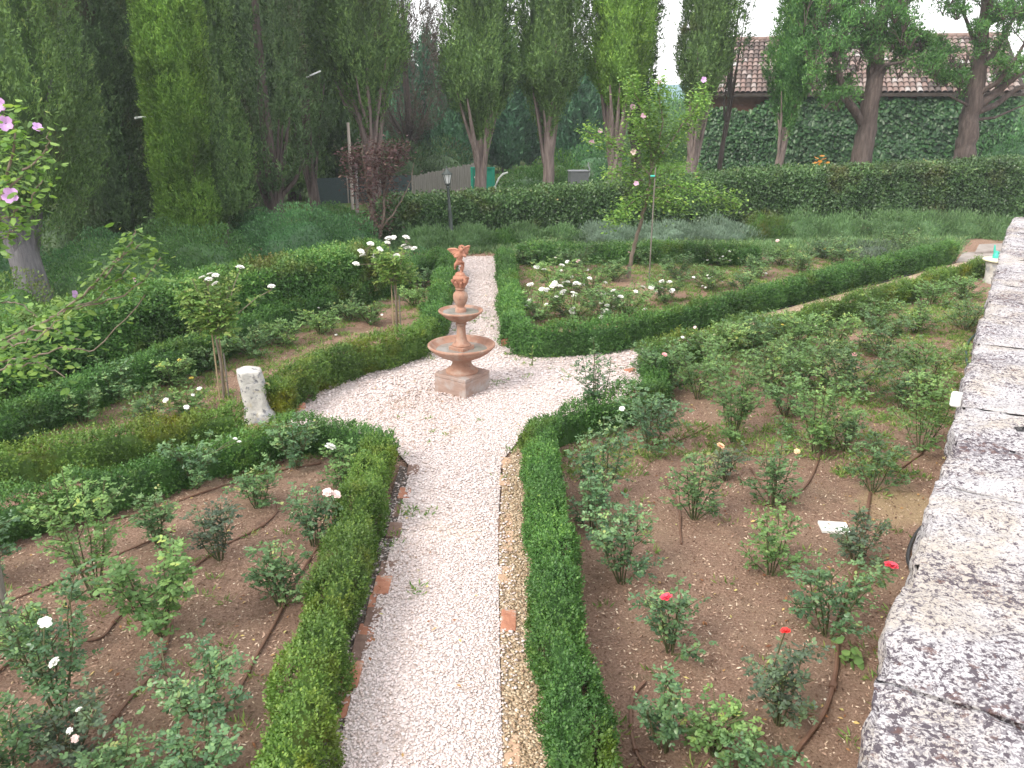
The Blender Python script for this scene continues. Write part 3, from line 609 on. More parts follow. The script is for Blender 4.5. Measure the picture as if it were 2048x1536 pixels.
for x, y, a_, lab in ((612,800,.95,'red brown edging tile at the left rim of the gravel circle'),(596,822,1.1,'red edging tile by the pillar stump at the left rim of the gravel circle'),(640,768,.6,'dark red edging tile under the left curved hedge'),(690,745,.4,'brown edging tile half hidden under the left curved hedge')):
    brick(x, y, a_, 'brick_dark' if 'brown' in lab else 'brick', lab, 'tiles edging the gravel circle', (.24,.05,.10), z=-.03)
# ------------------------------------------------------------------ hoses
def hose(pxs, r, mat, label, name='irrigation_hose', z=None, group=None, joints=()):
    pts = [P(x, y, 0) for x, y in pxs]
    path = []
    for i in range(len(pts)-1):
        p0 = pts[max(i-1,0)]; p1 = pts[i]; p2 = pts[i+1]; p3 = pts[min(i+2,len(pts)-1)]
        for k in range(8):
            u = k/8; path.append(.5*((2*p1)+(p2-p0)*u+(2*p0-5*p1+4*p2-p3)*u*u+(3*p1-p0-3*p2+p3)*u**3))
    path.append(pts[-1]); ar = np.array([(p.x, p.y) for p in path]); zz = soil_z(ar[:,0], ar[:,1]); zz = np.convolve(np.pad(zz, 3, mode='edge'), np.ones(7)/7, 'valid')
    path = [Vector((p.x, p.y, float(q)+r*1.2)) for p, q in zip(path, zz)]
    m = MB().tube(path, r, 7)
    for j in joints:
        q = path[int(j*(len(path)-1))]; q2 = path[min(int(j*(len(path)-1))+1, len(path)-1)]; m.tube([q, q2], [r*1.7, r*1.7], 8)
    return tag(m.build(name, MT[mat], smoothf=True), label, 'hose', group)
H = 'brown drip hoses laid over the soil'
hose([(135,1560),(195,1480),(260,1400),(310,1340),(335,1285),(345,1240)], .012, 'hose', 'brown hose curving through the left bed from the round leaved bush to the bottom edge', joints=(.3,.7), group=H)
hose([(440,1440),(480,1380),(520,1300),(560,1220),(600,1150),(645,1080),(690,1000),(700,970)], .010, 'hose', 'straight brown hose running just inside the left path hedge', joints=(.2,.45,.75), group=H)
hose([(0,1310),(70,1270),(190,1275),(240,1230),(330,1170),(420,1110),(500,1065),(550,1030),(555,1000)], .010, 'hose', 'brown hose crossing the middle of the left bed diagonally', joints=(.35,.8), group=H)
hose([(-40,1230),(60,1190),(150,1150),(260,1100),(350,1060)], .009, 'hose', 'brown hose at the left edge passing behind the tall left bush', group=H)
hose([(10,1100),(100,1055),(230,1035),(340,1010),(420,985),(520,950),(640,930)], .010, 'hose', 'brown hose parallel to the diagonal hedge at the back of the left bed', group=H)
hose([(-10,1345),(30,1310),(60,1290)], .010, 'hose', 'short brown hose beside the wooden stake at the left edge', group=H)
hose([(1550,1560),(1600,1490),(1650,1420),(1672,1340),(1675,1260),(1690,1190),(1720,1120),(1728,1060),(1740,990)], .015, 'hose', 'thick brown hose curving up the right bed beside the wall', joints=(.02,.32), group=H)
hose([(1310,1560),(1275,1510),(1262,1450),(1265,1400),(1290,1370)], .011, 'hose', 'brown hose looping at the bottom of the right bed near the box hedge', joints=(.3,), group=H)
hose([(1500,940),(1545,1000),(1560,1010),(1600,985),(1625,950),(1640,900),(1632,860)], .011, 'hose', 'brown hose bending round the middle bush of the right bed', group=H)
hose([(1363,1090),(1360,1060),(1358,1020),(1330,960)], .009, 'hose', 'thin hose end in the soil right of the blue green rose', group=H)
hose([(1800,940),(1850,900),(1870,860),(1860,800)], .010, 'hose', 'brown hose near the wall in the upper right bed', group=H)
hose([(1300,890),(1360,880),(1420,850)], .009, 'hose', 'thin brown hose under the dark bushes by the curved hedge', group=H)
hose([(1440,652),(1500,632),(1600,608),(1700,582),(1800,556),(1900,525)], .012, 'hose_black', 'dark hose lying between the two right diagonal hedges')
hose([(1975,640),(1955,665),(1935,690),(1932,720),(1942,760),(1960,790)], .017, 'hose_green', 'dark green hose looping out beside the stone wall', 'garden_hose')
hose([(1880,1030),(1840,1060),(1822,1090),(1815,1130),(1840,1170)], .016, 'hose_black', 'black hose bend half hidden by the stone wall', 'garden_hose')
# ------------------------------------------------------------------ small things by the wall
def fixture():
    p = P(1920, 800, WALL_H-.06)-WN*.02
    o = MB().box((0,0,0), (.07,.05,.10), math.atan2(WN.y, WN.x)).build('wall_box', MT['white'], bevel=.018, seg=4); o.location = p  # plain white plastic box on the wall edge, gives no light
    tag(o, 'small white plastic box fixed to the edge of the stone wall', 'fitting')
fixture()
def board():
    p = P(1668, 1057, .012); s = empty('white_tray', p, 'white rectangular tray lying on the soil under a dark rose', 'tray', rz=-.12)
    m = MB().box((0,0,0), (.235,.17,.008)); m.build('base', MT['white'], s, bevel=.002)
    r = MB()
    for c_, d_ in (((0,.082,.012),(.235,.008,.02)),((0,-.082,.012),(.235,.008,.02)),((.113,0,.012),(.008,.156,.02)),((-.113,0,.012),(.008,.156,.02))): r.box(c_, d_)
    r.build('rim', MT['white'], s)
board()
def stone_tub():
    p = P(1988, 566, 0); s = empty('stone_planter', p, 'pale stone planter with a cream lid standing by the far end of the wall', 'planter')
    MB().lathe([(.20,-.05),(.21,.0),(.215,.05),(.19,.09),(.20,.30),(.225,.40),(.23,.44),(.21,.45)], n=32).build('pot', MT['limestone'], s, smoothf=True)
    t = tag(MB().lathe([(.26,.455),(.285,.46),(.29,.485),(.265,.50),(.05,.505)], c=p, n=36).build('basin_lid', MT['cream_pl'], smoothf=True), 'round cream plastic basin resting on the pale stone planter', 'basin')
    q = D(1988, 512, p.y); g = empty('watering_sprayer', (p.x-.06, p.y+.02, .50), 'small teal plastic sprayer on the cream basin', 'sprayer')
    MB().lathe([(.055,.0),(.06,.02),(.055,.08),(.03,.11),(.024,.15)], n=20).build('bottle', MT['teal_pl'], g, smoothf=True)
    MB().tube([(-.02,0,.06),(-.045,0,.16),(-.06,0,.27)], [.026,.022,.012], 8).build('nozzle', MT['teal_pl'], g, smoothf=True)
    MB().tube([(.0,0,.13),(.05,0,.12),(.085,0,.05)], [.02,.018,.012], 8).build('handle', MT['teal_pl'], g, smoothf=True)
stone_tub()
MT['flag'] = solidmat('flagstone', [(.25, (.20,.17,.15)), (.5, (.29,.255,.235)), (.8, (.36,.335,.32))], 4, 7, .9, .6, 25)
for pxs, z, lab in (([(1912,523),(1985,520),(1990,500),(1925,505)], .05, 'grey flagstone step at the end of the right diagonal path, lower one'), ([(1950,503),(2010,500),(2012,486),(1958,488)], .11, 'grey flagstone step by the wall end, upper one')):
    pts = [P(x, y, z) for x, y in pxs]; m = MB(); m.add([(p.x,p.y,z) for p in pts]+[(p.x,p.y,z-.14) for p in pts], [(0,1,2,3),(7,6,5,4),(0,4,5,1),(1,5,6,2),(2,6,7,3),(3,7,4,0)])
    tag(m.build('flagstone', MT['flag'], bevel=.015), lab, 'paving slab')
o = sheet('diagonal_path', [tuple(P(x,y))[:2] for x, y in [(1300,690),(1350,672),(1468,646),(1600,612),(1750,573),(1915,528),(1960,524),(1800,572),(1650,612),(1480,660),(1330,705)]], .026, MT['tan_gravel']); tag(o, 'narrow sandy path between the right diagonal hedges', kind='structure')
# ------------------------------------------------------------------ foliage builders
def leaf6(pts, d, w, L, W, fold=.15):
    """pointed oval leaves of two quads each"""
    L = np.broadcast_to(np.asarray(L, float).reshape(-1,1), (len(pts),1)); W = np.broadcast_to(np.asarray(W, float).reshape(-1,1), (len(pts),1)); n = np.cross(d, w)
    droop = -.06*L*np.array([[0,0,1.]])
    V = np.stack([pts, pts+d*L*.3+w*W*.45+n*W*fold, pts+d*L*.68+w*W*.4+n*W*fold+droop, pts+d*L+droop*2.2, pts+d*L*.68-w*W*.4+n*W*fold+droop, pts+d*L*.3-w*W*.45+n*W*fold], 1).reshape(-1,3)
    b = (np.arange(len(pts))*6)[:,None]
    F = np.concatenate([b+np.array([[0,1,2,3]]), b+np.array([[0,3,4,5]])], 1).reshape(-1,4)
    return V, F
def flat_side(d, tiltamt=.5):
    """side vectors that keep leaf blades roughly facing the sky"""
    up = norm(np.array([[0,0,1.]])+rng.normal(0, tiltamt, (len(d),3))); s = np.cross(d, up); return norm(s+1e-6)
def clean(pts):
    q = [Vector(pts[0])]
    for p in pts[1:]:
        if (Vector(p)-q[-1]).length > 1e-4: q.append(Vector(p))
    return q
def box_hedge(px, h, w, mat, label, ppm=1400, leaf=.022, group='low box hedges edging the rose beds', z=None, lump=.05, px_z=None, name='box_hedge', cat='hedge', top_tint=.18, core=.8, wide=.5, up=1.0, openends=(1,1)):
    """px: photo pixels along the middle of the hedge's top"""
    pts = clean([P(x, y, h if px_z is None else px_z) for x, y in px]); pts = [Vector((p.x, p.y, landz(p.x, p.y))) for p in pts]
    return hedge_xy(pts, h, w, mat, label, ppm, leaf, group, lump, name, cat, top_tint, core, wide, up)
def hedge_xy(pts, h, w, mat, label, ppm, leaf, group, lump=.05, name='box_hedge', cat='hedge', top_tint=.18, core=.8, wide=.38, up=1.1, hs=None):
    w = w-(.05 if w < .5 else 0); A = np.array([tuple(p) for p in pts]); seg = np.linalg.norm(A[1:,:2]-A[:-1,:2], axis=1); s = np.concatenate([[0], np.cumsum(seg)]); Ltot = s[-1]
    c = A.mean(0); root = empty(name, (c[0], c[1], c[2]), label, cat, group)
    tang = norm(np.concatenate([(A[1:]-A[:-1]), (A[-1:]-A[-2:-1])])*np.array([1,1,0]))
    tv = tang.copy(); tv[1:-1] = norm(tang[:-2]+tang[1:-1]); nv = np.stack([tv[:,1], -tv[:,0], np.zeros(len(tv))], 1)
    def frame(u):
        k = np.clip(np.searchsorted(s, u, side='right')-1, 0, len(seg)-1); f = ((u-s[k])/seg[k])[:,None]
        p = A[k]*(1-f)+A[k+1]*f; n_ = norm(nv[k]*(1-f)+nv[k+1]*f); return p, n_, tang[k]
    ppm = ppm*(1.35 if ppm < 2500 else 1); per = 2*h+w; area = per*Ltot+2*w*h; n = int(ppm*area)
    u = rng.uniform(-.02, Ltot+.02, n); endn = int(n*(2*w*h)/area); e = rng.random(n)*per
    isend = np.arange(n) < endn; u = np.where(isend, np.where(rng.random(n) < .5, -.02, Ltot+.02), u)
    p, nn, tt = frame(np.clip(u, 0, Ltot)); p = p+tt*np.where(u < 0, u, np.where(u > Ltot, u-Ltot, 0))[:,None]
    hh = h if hs is None else np.interp(np.clip(u,0,Ltot)/Ltot, np.linspace(0,1,len(hs)), hs)
    hh = np.broadcast_to(hh, (n,))
    side = np.where(e < h, -1, np.where(e > h+w, 1, 0)); lat = np.where(e < h, -w/2, np.where(e > h+w, w/2, e-h-w/2)); zz = np.where(e < h, e/h, np.where(e > h+w, (per-e)/h, 1.0))*hh
    lat = np.where(isend, rng.uniform(-w/2, w/2, n), lat); zz = np.where(isend, rng.random(n)*hh, zz); side = np.where(isend, 0, side)
    top = (zz > .985*hh)
    # rounded shoulders, slightly tucked foot, lumps
    q = np.abs(lat)/(w/2); zz = zz-np.where(top, .16*w*q**4, 0); lat = lat*(1-.10*smooth(.75, 1, zz/hh)*(~top))*(1-.12*smooth(.35, 0, zz/hh))
    base = p+nn*lat[:,None]+np.stack([np.zeros(n), np.zeros(n), zz], 1)
    od = norm(nn*(side*1.0+(lat/(w/2))*.35*top)[:,None]+tt*np.where(isend, np.where(u < 0, -1, 1), 0)[:,None]+np.array([[0,0,1.]])*np.where(top, 1.0, .12)[:,None])
    lm = (noise(base, .75/np.clip(lump*4,.12,.3), 51)-.5)*3.2*lump+(noise(base, .9/leaf*.16, 52)-.5)*lump*1.6
    dep = rng.random(n)**2*leaf*2.2
    base = base+od*(lm-dep)[:,None]
    # sprigs: short shoots carrying several small leaves
    m = (base[:,2] > A[:,2].min()+.005) & (np.arange(n) % 2 == 0); base = base[m]; od = od[m]; n = len(base); top = top[m]
    ax = norm(od*.8+np.array([[0,0,up]])*.5+rng.normal(0, .33, (n,3))); sl = leaf*rng.uniform(1.2, 3.4, n)*(1+.5*top); st_ = np.clip(rng.beta(2,2.2,n)*.7+top_tint*top*rng.random(n)+.4*(noise(base, 2.6, 53)-.42), 0, 1)
    k_ = 7; t_ = np.tile(np.linspace(.12, 1.0, k_), n); B = np.repeat(base, k_, 0); AX = np.repeat(ax, k_, 0); SL = np.repeat(sl, k_)
    pos = B+AX*(t_*SL-leaf*.8)[:,None]; pr_ = norm(np.cross(AX, rand_unit(n*k_))); d = norm(AX*(.35+.35*t_)[:,None]+pr_*(1.1-.35*t_)[:,None])
    L = leaf*rng.uniform(.6, 1.3, n*k_); V = quads(pos, d, norm(np.cross(d, np.repeat(od, k_, 0)+rng.normal(0,.42,(n*k_,3)))+1e-6), L, L*wide*1.3, .12); n = n*k_
    tint = np.clip(np.repeat(st_, k_)*.8+.22*t_*rng.random(n)+rng.normal(0,.06,n), 0, 1)
    npmesh('foliage', V, kitefaces(n, 0), mat, root, tint=tint, loc=tuple(c)).location = (0,0,0)
    # inner body of packed twigs and leaves
    nu = max(4, int(Ltot/.06)); uu = np.linspace(.03, Ltot-.03, nu); p, nn, tt = frame(uu); hc = h*np.ones(nu) if hs is None else np.interp(uu/Ltot, np.linspace(0,1,len(hs)), hs)
    prof = [(-.42,0),(-.46,.4),(-.44,.85),(-.3,.97),(0,1.0),(.3,.97),(.44,.85),(.46,.4),(.42,0)]
    off = np.array([a for a, b in prof]); zf = np.array([b for a, b in prof]); k = len(prof)
    V = (p[:,None,:]+nn[:,None,:]*(off*w*(core-.16))[None,:,None]); V[:,:,2] += zf[None,:]*(hc-max(.085, leaf*2.6))[:,None]; V = V.reshape(-1,3)
    V = V+ (noise(V, 9, 54)-.5)[:,None]*.03
    i = (np.arange(k-1)[None,:]+np.arange(nu-1)[:,None]*k).ravel(); F = np.stack([i,i+1,i+k+1,i+k],1)
    caps = np.array([[0,1,2,3],[0,3,4,8],[4,5,6,7],[4,7,8,8]]); caps = np.array([[0,1,7,8],[1,2,6,7],[2,3,5,6],[3,4,5,5]])[:3]
    F = np.concatenate([F, caps, caps+(nu-1)*k])
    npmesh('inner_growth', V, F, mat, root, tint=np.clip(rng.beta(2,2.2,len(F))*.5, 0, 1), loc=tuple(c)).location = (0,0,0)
    return root
def mound(name, cx, cy, z0, rx, ry, h, mat, label, cat, group=None, n=2500, leaf=.05, wide=.4, up=.6, lump=.18, spiky=0.0, seed=0, oval=False, flowers=None):
    """a rounded shrub: leaves through the outer shell of a lumpy dome over a leafy body"""
    root = empty(name, (cx, cy, z0), label, cat, group)
    v = rand_unit(n); v[:,2] = np.abs(v[:,2])*1.0-.08; v = norm(v)
    ll = 1+(noise(v*np.array([[1.,1,1]])+seed*3.1, 2.2, 61+seed)-.5)*2*lump+(noise(v+seed, 6.5, 62+seed)-.5)*lump
    r = ll*(1-.32*rng.random(n)**2)+spiky*np.maximum(rng.normal(0,.5,n),0)
    b = v*r[:,None]*np.array([[rx,ry,h]]); b[:,2] = np.maximum(b[:,2], .01)
    d = norm(v*.8+np.array([[0,0,up]])+rng.normal(0,.45,(n,3)))
    L = leaf*rng.uniform(.6,1.35,n); tint = np.clip(rng.beta(2,2,n)*.85+.25*(noise(b+seed, 1.5/max(rx,.2), 63)-.45), 0, 1)
    if oval:
        V, F = leaf6(b-d*leaf*.3, d, flat_side(d), L, L*wide); npmesh('foliage', V, F, mat, root, tint=np.repeat(tint, 2))
    else:
        V = quads(b-d*leaf*.3, d, norm(np.cross(d, v+rng.normal(0,.5,(n,3)))+1e-6), L, L*wide, .12); npmesh('foliage', V, kitefaces(n,0), mat, root, tint=tint)
    bm = bmesh.new(); bmesh.ops.create_icosphere(bm, subdivisions=4, radius=1); q = np.array([x.co for x in bm.verts]); fs = np.array([[x.index for x in f.verts] for f in bm.faces]); bm.free()
    q[:,2] = np.maximum(q[:,2], -.05); lq = 1+(noise(q+seed*3.1, 2.2, 61+seed)-.5)*2*lump
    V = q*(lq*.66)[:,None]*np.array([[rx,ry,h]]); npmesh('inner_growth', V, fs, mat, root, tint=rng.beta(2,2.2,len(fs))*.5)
    return root
# ------------------------------------------------------------------ cypresses
def cypress(px, base_py, Y, bare, R, Htot, mat, label, n=16000, spray=.17, lean=(0,0), trunk_r=.2, fan=7, group='cypress trees round the garden', barkm='bark', gap=0.0, seed=0, bottom=1.3, X=None, ragged=.0, name='cypress', visible_trunk=True, wide=.34, squash=1.0):
    if group == 'cypress trees round the garden': spray *= .80; n = int(n*1.5)
    p0 = D(px, base_py, Y); x0 = p0.x if X is None else X; z0 = landz(x0, Y)-.05
    root = empty(name, (x0, Y, z0), label, 'tree', group); random.seed(100+seed)
    def axis(z): f = z/Htot; return lean[0]*f, lean[1]*f
    # trunk and limbs
    m = MB(); zs = [0, .15, .4, .8, 1.4, max(bare, 1.6), bare+1.2, bare+2.5, Htot*.7]; zs = sorted(set(zs))
    path = []; rad = []
    for z in zs:
        ax, ay = axis(z); w = .05*math.sin(z*1.7+seed)
        path.append((ax+w*(z > .3), ay, z)); rad.append(trunk_r*(1.35-.35*min(z/.5,1))*max(.22, 1-z/(Htot*.85)))
    m.tube(path, rad, 12)
    for k in range(fan):
        a = 2*PI*k/fan+random.uniform(-.3,.3); zb = bare*random.uniform(.55, .95); ze = bare+random.uniform(.7, 2.0); ax, ay = axis(zb); bx, by = axis(ze); re = R*random.uniform(.45,.8)
        ca, sa = math.cos(a), math.sin(a); rr = trunk_r*random.uniform(.2,.4)
        m.tube([(ax+ca*trunk_r*.5, ay+sa*trunk_r*.5, zb), (ax+ca*(trunk_r*.9+.05), ay+sa*(trunk_r*.9+.05), zb+(ze-zb)*.35), (bx+ca*re*.65, by+sa*re*.65, zb+(ze-zb)*.75), (bx+ca*re, by+sa*re, ze+.4)], [rr, rr*.9, rr*.7, rr*.3], 6)
    m.build('trunk', MT[barkm], root, smoothf=True)
    # crown
    def rad_at(t, a, z):
        f = z/max(Htot-bare, 1)
        shape = smooth(-.02, bottom/max(Htot-bare, 1), f)*.82+.18
        shape = shape*np.power(np.clip(1-np.clip((f-.35)/.65, 0, 1)**1.6, 0, 1), .8)
        q = np.stack([np.cos(a)*2.1+seed*5, np.sin(a)*2.1, z*.55/squash], 1); big = noise(q, 1.0, 71)
        q2 = np.stack([np.cos(a)*5+seed, np.sin(a)*5, z*1.1], 1); sm = noise(q2, 1.0, 72)
        cle = smooth(.30, .48, noise(np.stack([np.cos(a)*4.2+seed, np.sin(a)*4.2, z*.28], 1), 1.0, 73))
        return R*shape*(.80+.34*big+.22*(sm-.5))*(.80+.20*cle)
    k_ = 9; nn = int(n*1.25*1.75/k_); z = (Htot-bare)*rng.random(nn)**1.15; a = rng.uniform(0, 2*PI, nn); r = rad_at(None, a, z)
    keep = rng.random(nn) < np.clip(r/R+.15, .1, 1); z = z[keep]; a = a[keep]; r = r[keep]; nn = len(z)
    if gap:
        g = noise(np.stack([np.cos(a)*2.4+seed*3, np.sin(a)*2.4, z*.7], 1), 1.0, 75); k = (g > gap) | (rng.random(nn) < .25); z = z[k]; a = a[k]; r = r[k]; nn = len(z)
    fr = noise(np.stack([np.cos(a)*3+seed, np.sin(a)*3, np.zeros(nn)], 1), 1.0, 74); zoff = -np.where(z < bottom, (fr-.55)*1.3*(1-z/bottom), 0)
    rr = r*(1.04-.34*rng.random(nn)**1.6)+ragged*np.maximum(rng.normal(0,.5,nn),0)
    cax = lean[0]*(z+bare)/Htot; cay = lean[1]*(z+bare)/Htot
    cb = np.stack([cax+rr*np.cos(a), cay+rr*np.sin(a), z+bare+zoff], 1); rad_ = np.stack([np.cos(a), np.sin(a), np.zeros(nn)], 1)
    cd_ = norm(rad_*.30+np.array([[0,0,.95]])+rng.normal(0,.22,(nn,3)))
    ct = np.clip(rng.beta(2,2.2,nn)*.75+.36*(noise(np.stack([cb[:,0]+x0, cb[:,1]+Y, cb[:,2]*.5],1), 1.6, 76)-.35), 0, 1)
    # every tongue of foliage is a bundle of small sprays
    tl = spray*rng.uniform(.8, 2.3, nn); t_ = np.tile(np.linspace(0, 1, k_), nn); R_ = lambda q: np.repeat(q, k_, 0)
    nn = nn*k_; b = R_(cb)+R_(cd_)*(t_*np.repeat(tl, k_))[:,None]+rng.normal(0, spray*.28, (nn,3))*(1.1-.7*t_)[:,None]
    rad_ = R_(rad_); d = norm(R_(cd_)*.8+rad_*.18+rng.normal(0,.36,(nn,3)))
    L = spray*.72*rng.uniform(.6,1.4,nn); w_ = norm(np.cross(d, rad_+rng.normal(0,.55,(nn,3))))
    tint = np.clip(np.repeat(ct, k_)+.12*t_+rng.normal(0,.07,nn)-.04, 0, 1)
    npmesh('crown', quads(b-d*spray*.35, d, w_, L, L*wide, .12), kitefaces(nn,0), mat, root, tint=tint)
    if gap: return root
    # packed inner growth
    nz_, na = 34, 22; Z, A_ = np.meshgrid(np.linspace(.05, (Htot-bare)*.985, nz_), np.linspace(0, 2*PI, na, endpoint=False), indexing='ij'); z = Z.ravel(); a = A_.ravel(); r = rad_at(None, a, z)*(.66 if not gap else .42)
    V = np.stack([lean[0]*(z+bare)/Htot+r*np.cos(a), lean[1]*(z+bare)/Htot+r*np.sin(a), z+bare+.1], 1)
    i = np.arange(nz_-1)[:,None]*na; k = np.arange(na)[None,:]; k2 = (k+1) % na; F = np.stack([(i+k).ravel(), (i+k2).ravel(), (i+na+k2).ravel(), (i+na+k).ravel()], 1)
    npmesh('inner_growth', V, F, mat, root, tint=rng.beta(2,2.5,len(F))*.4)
    return root
C, CB, CD, CF = MT['cyp'], MT['cyp_bright'], MT['cyp_dark'], MT['cyp_blue']
# the row in front of the lane, left to right
cypress(75, 640, 13.6, 1.55, 1.38, 10.5, C, 'huge dark cypress at the left edge with a bare grey trunk above the clipped hedge', n=52000, spray=.105, trunk_r=.27, fan=9, barkm='bark_grey', seed=1, bottom=.9, lean=(-.3,0))
cypress(-130, 640, 15.2, .9, 1.5, 11, CD, 'dark cypress cut by the left edge of the picture, behind the grey trunked one', n=26000, spray=.12, seed=2, bottom=.8)
cypress(222, 470, 19.5, .3, .95, 10.5, CD, 'dark narrow cypress between the grey trunked tree and the bright green column', n=26000, spray=.13, seed=3, bottom=.6)
cypress(290, 470, 23.5, .3, .95, 11.5, CD, 'dark cypress half hidden in the gap left of the bright green column', n=16000, spray=.15, seed=4, bottom=.6)
cypress(380, 455, 19.4, .2, .72, 10.5, CB, 'bright yellow green columnar cypress clothed to the ground', n=42000, spray=.125, seed=5, bottom=.6, lean=(.12,0))
cypress(440, 455, 20.4, .4, .86, 10.5, C, 'mid green cypress leaning against the right of the bright green column', n=24000, spray=.14, seed=51, bottom=.7)
cypress(550, 425, 22.0, 1.0, 1.15, 11, CD, 'brownish cypress with bare limbs showing through, above the blue green shrubs', n=19000, spray=.15, trunk_r=.22, fan=11, seed=6, bottom=1.0, gap=.46, ragged=.1)
cypress(628, 420, 23.5, 1.6, .85, 11, CD, 'thin dark cypress with a bare brown trunk left of the white pole', n=13000, spray=.16, trunk_r=.17, fan=6, seed=7, bottom=1.6, gap=.36)
cypress(755, 410, 24.0, 2.9, 1.42, 11.5, C, 'broad cypress on a fan of bare limbs behind the red leaved plum', n=24000, spray=.16, trunk_r=.22, fan=14, seed=8, bottom=2.2, lean=(-.6,0), barkm='bark_pale')
cypress(822, 400, 33.8, 1.6, 1.6, 11.5, MT['cyp_dead'], 'grey brown half dead cypress between two green ones', n=17000, spray=.2, trunk_r=.2, fan=12, seed=9, bottom=1.6, gap=.38, ragged=.2, wide=.22)
cypress(963, 390, 24.5, 2.3, 1.07, 11.5, C, 'cypress with a splayed pale trunk in front of the teal notice board', n=24000, spray=.155, trunk_r=.20, fan=10, seed=10, bottom=1.8, lean=(-.05,0), barkm='bark_pale')
cypress(1095, 372, 25.0, 2.75, .95, 11.5, C, 'cypress with a straight single trunk in front of the rounded yellow green shrub', n=22000, spray=.155, trunk_r=.20, fan=9, seed=11, bottom=1.7, barkm='bark_pale')
cypress(1225, 360, 25.5, 2.75, 1.02, 11.5, CB, 'yellow green cypress on a tall fan of ribbed limbs behind the flowering sapling', n=24000, spray=.155, trunk_r=.26, fan=15, seed=12, bottom=2.0, lean=(.2,0), barkm='bark_pale')
cypress(1272, 300, 28.5, 2.3, .55, 10.5, CD, 'ragged dark cypress half hidden behind the yellow green one', n=8000, spray=.2, seed=13, bottom=1.4, gap=.42, ragged=.25)
cypress(1378, 350, 26.0, 2.75, .80, 11, C, 'cypress with a ribbed trunk at the left corner of the ivy clad house', n=18000, spray=.16, trunk_r=.21, fan=9, seed=14, bottom=2.0, lean=(.55,0), ragged=.12, barkm='bark_pale')
cypress(1440, 330, 28.0, 3.6, .42, 9.5, CD, 'sparse dark cypress top in front of the roof corner', n=2600, spray=.17, trunk_r=.1, seed=15, bottom=2.0, gap=.5, ragged=.3, lean=(.3,0), fan=5)
cypress(1552, 345, 26.3, 2.6, .80, 10.5, MT['loose'], 'slim pale green cypress on a thin straight trunk in front of the ivy wall', n=13000, spray=.16, trunk_r=.16, fan=5, seed=16, bottom=1.8, lean=(.5,0), ragged=.1, barkm='bark_pale')
# wood behind
bg = [(-60,24,1.4,12,CD),(40,26,1.5,12.5,CD),(140,27,1.4,12,CD),(350,29,.8,12,CD),(500,28,.95,12.5,CD),(590,30,1.2,11.5,C),(690,31,1.0,12,CD),(640,36,1.2,8,CF)]
for k, (px, Y, R, Hh, mt) in enumerate(bg):
    lab = ['dark cypress in the wood behind the tree cut by the left edge','dark cypress in the wood behind the grey trunked tree','dark cypress in the wood just right of the grey trunked tree','dark cypress in the wood behind the bright green column','dark cypress in the wood behind the brownish one','greener cypress in the wood behind the thin trunked one','dark cypress in the wood behind the broad fan limbed one','bluish cypress far behind the thin trunked one'][k]
    cypress(px, 400, Y, .2, R, Hh, mt, lab, n=9000, spray=.26, seed=30+k, bottom=.6, fan=0, group='cypresses in the dark wood on the left')
far = [(905,40,1.0,5.6,'far cypress above the left of the paling fence'),(1012,42,1.15,6.6,'far blue green cypress just right of the splayed trunk'),(1060,46,.95,6.9,'far slim cypress left of the straight single trunk'),(1132,41,1.2,5.8,'far blue green cypress right of the straight single trunk'),(1165,46,1.0,5.3,'far cypress above the grey bin'),(1190,50,1.0,5.0,'far cypress left of the fan of ribbed limbs'),(860,44,1.3,6.5,'far cypress above the middle of the paling fence'),(960,48,1.2,7.6,'far dark cypress behind the splayed trunk'),(1100,52,1.3,7.2,'far dark cypress behind the straight trunk'),(800,42,1.3,7.0,'far dark cypress above the dark green screen'),(740,46,1.3,7.5,'far dark cypress behind the plum tree')]
for k, (px, Y, R, Hh, lab) in enumerate(far):
    cypress(px, 330, Y, .1, R*.9, Hh, CF, lab, n=5200, spray=.32, seed=50+k, bottom=.5, fan=0, group='far row of cypresses along the lane')
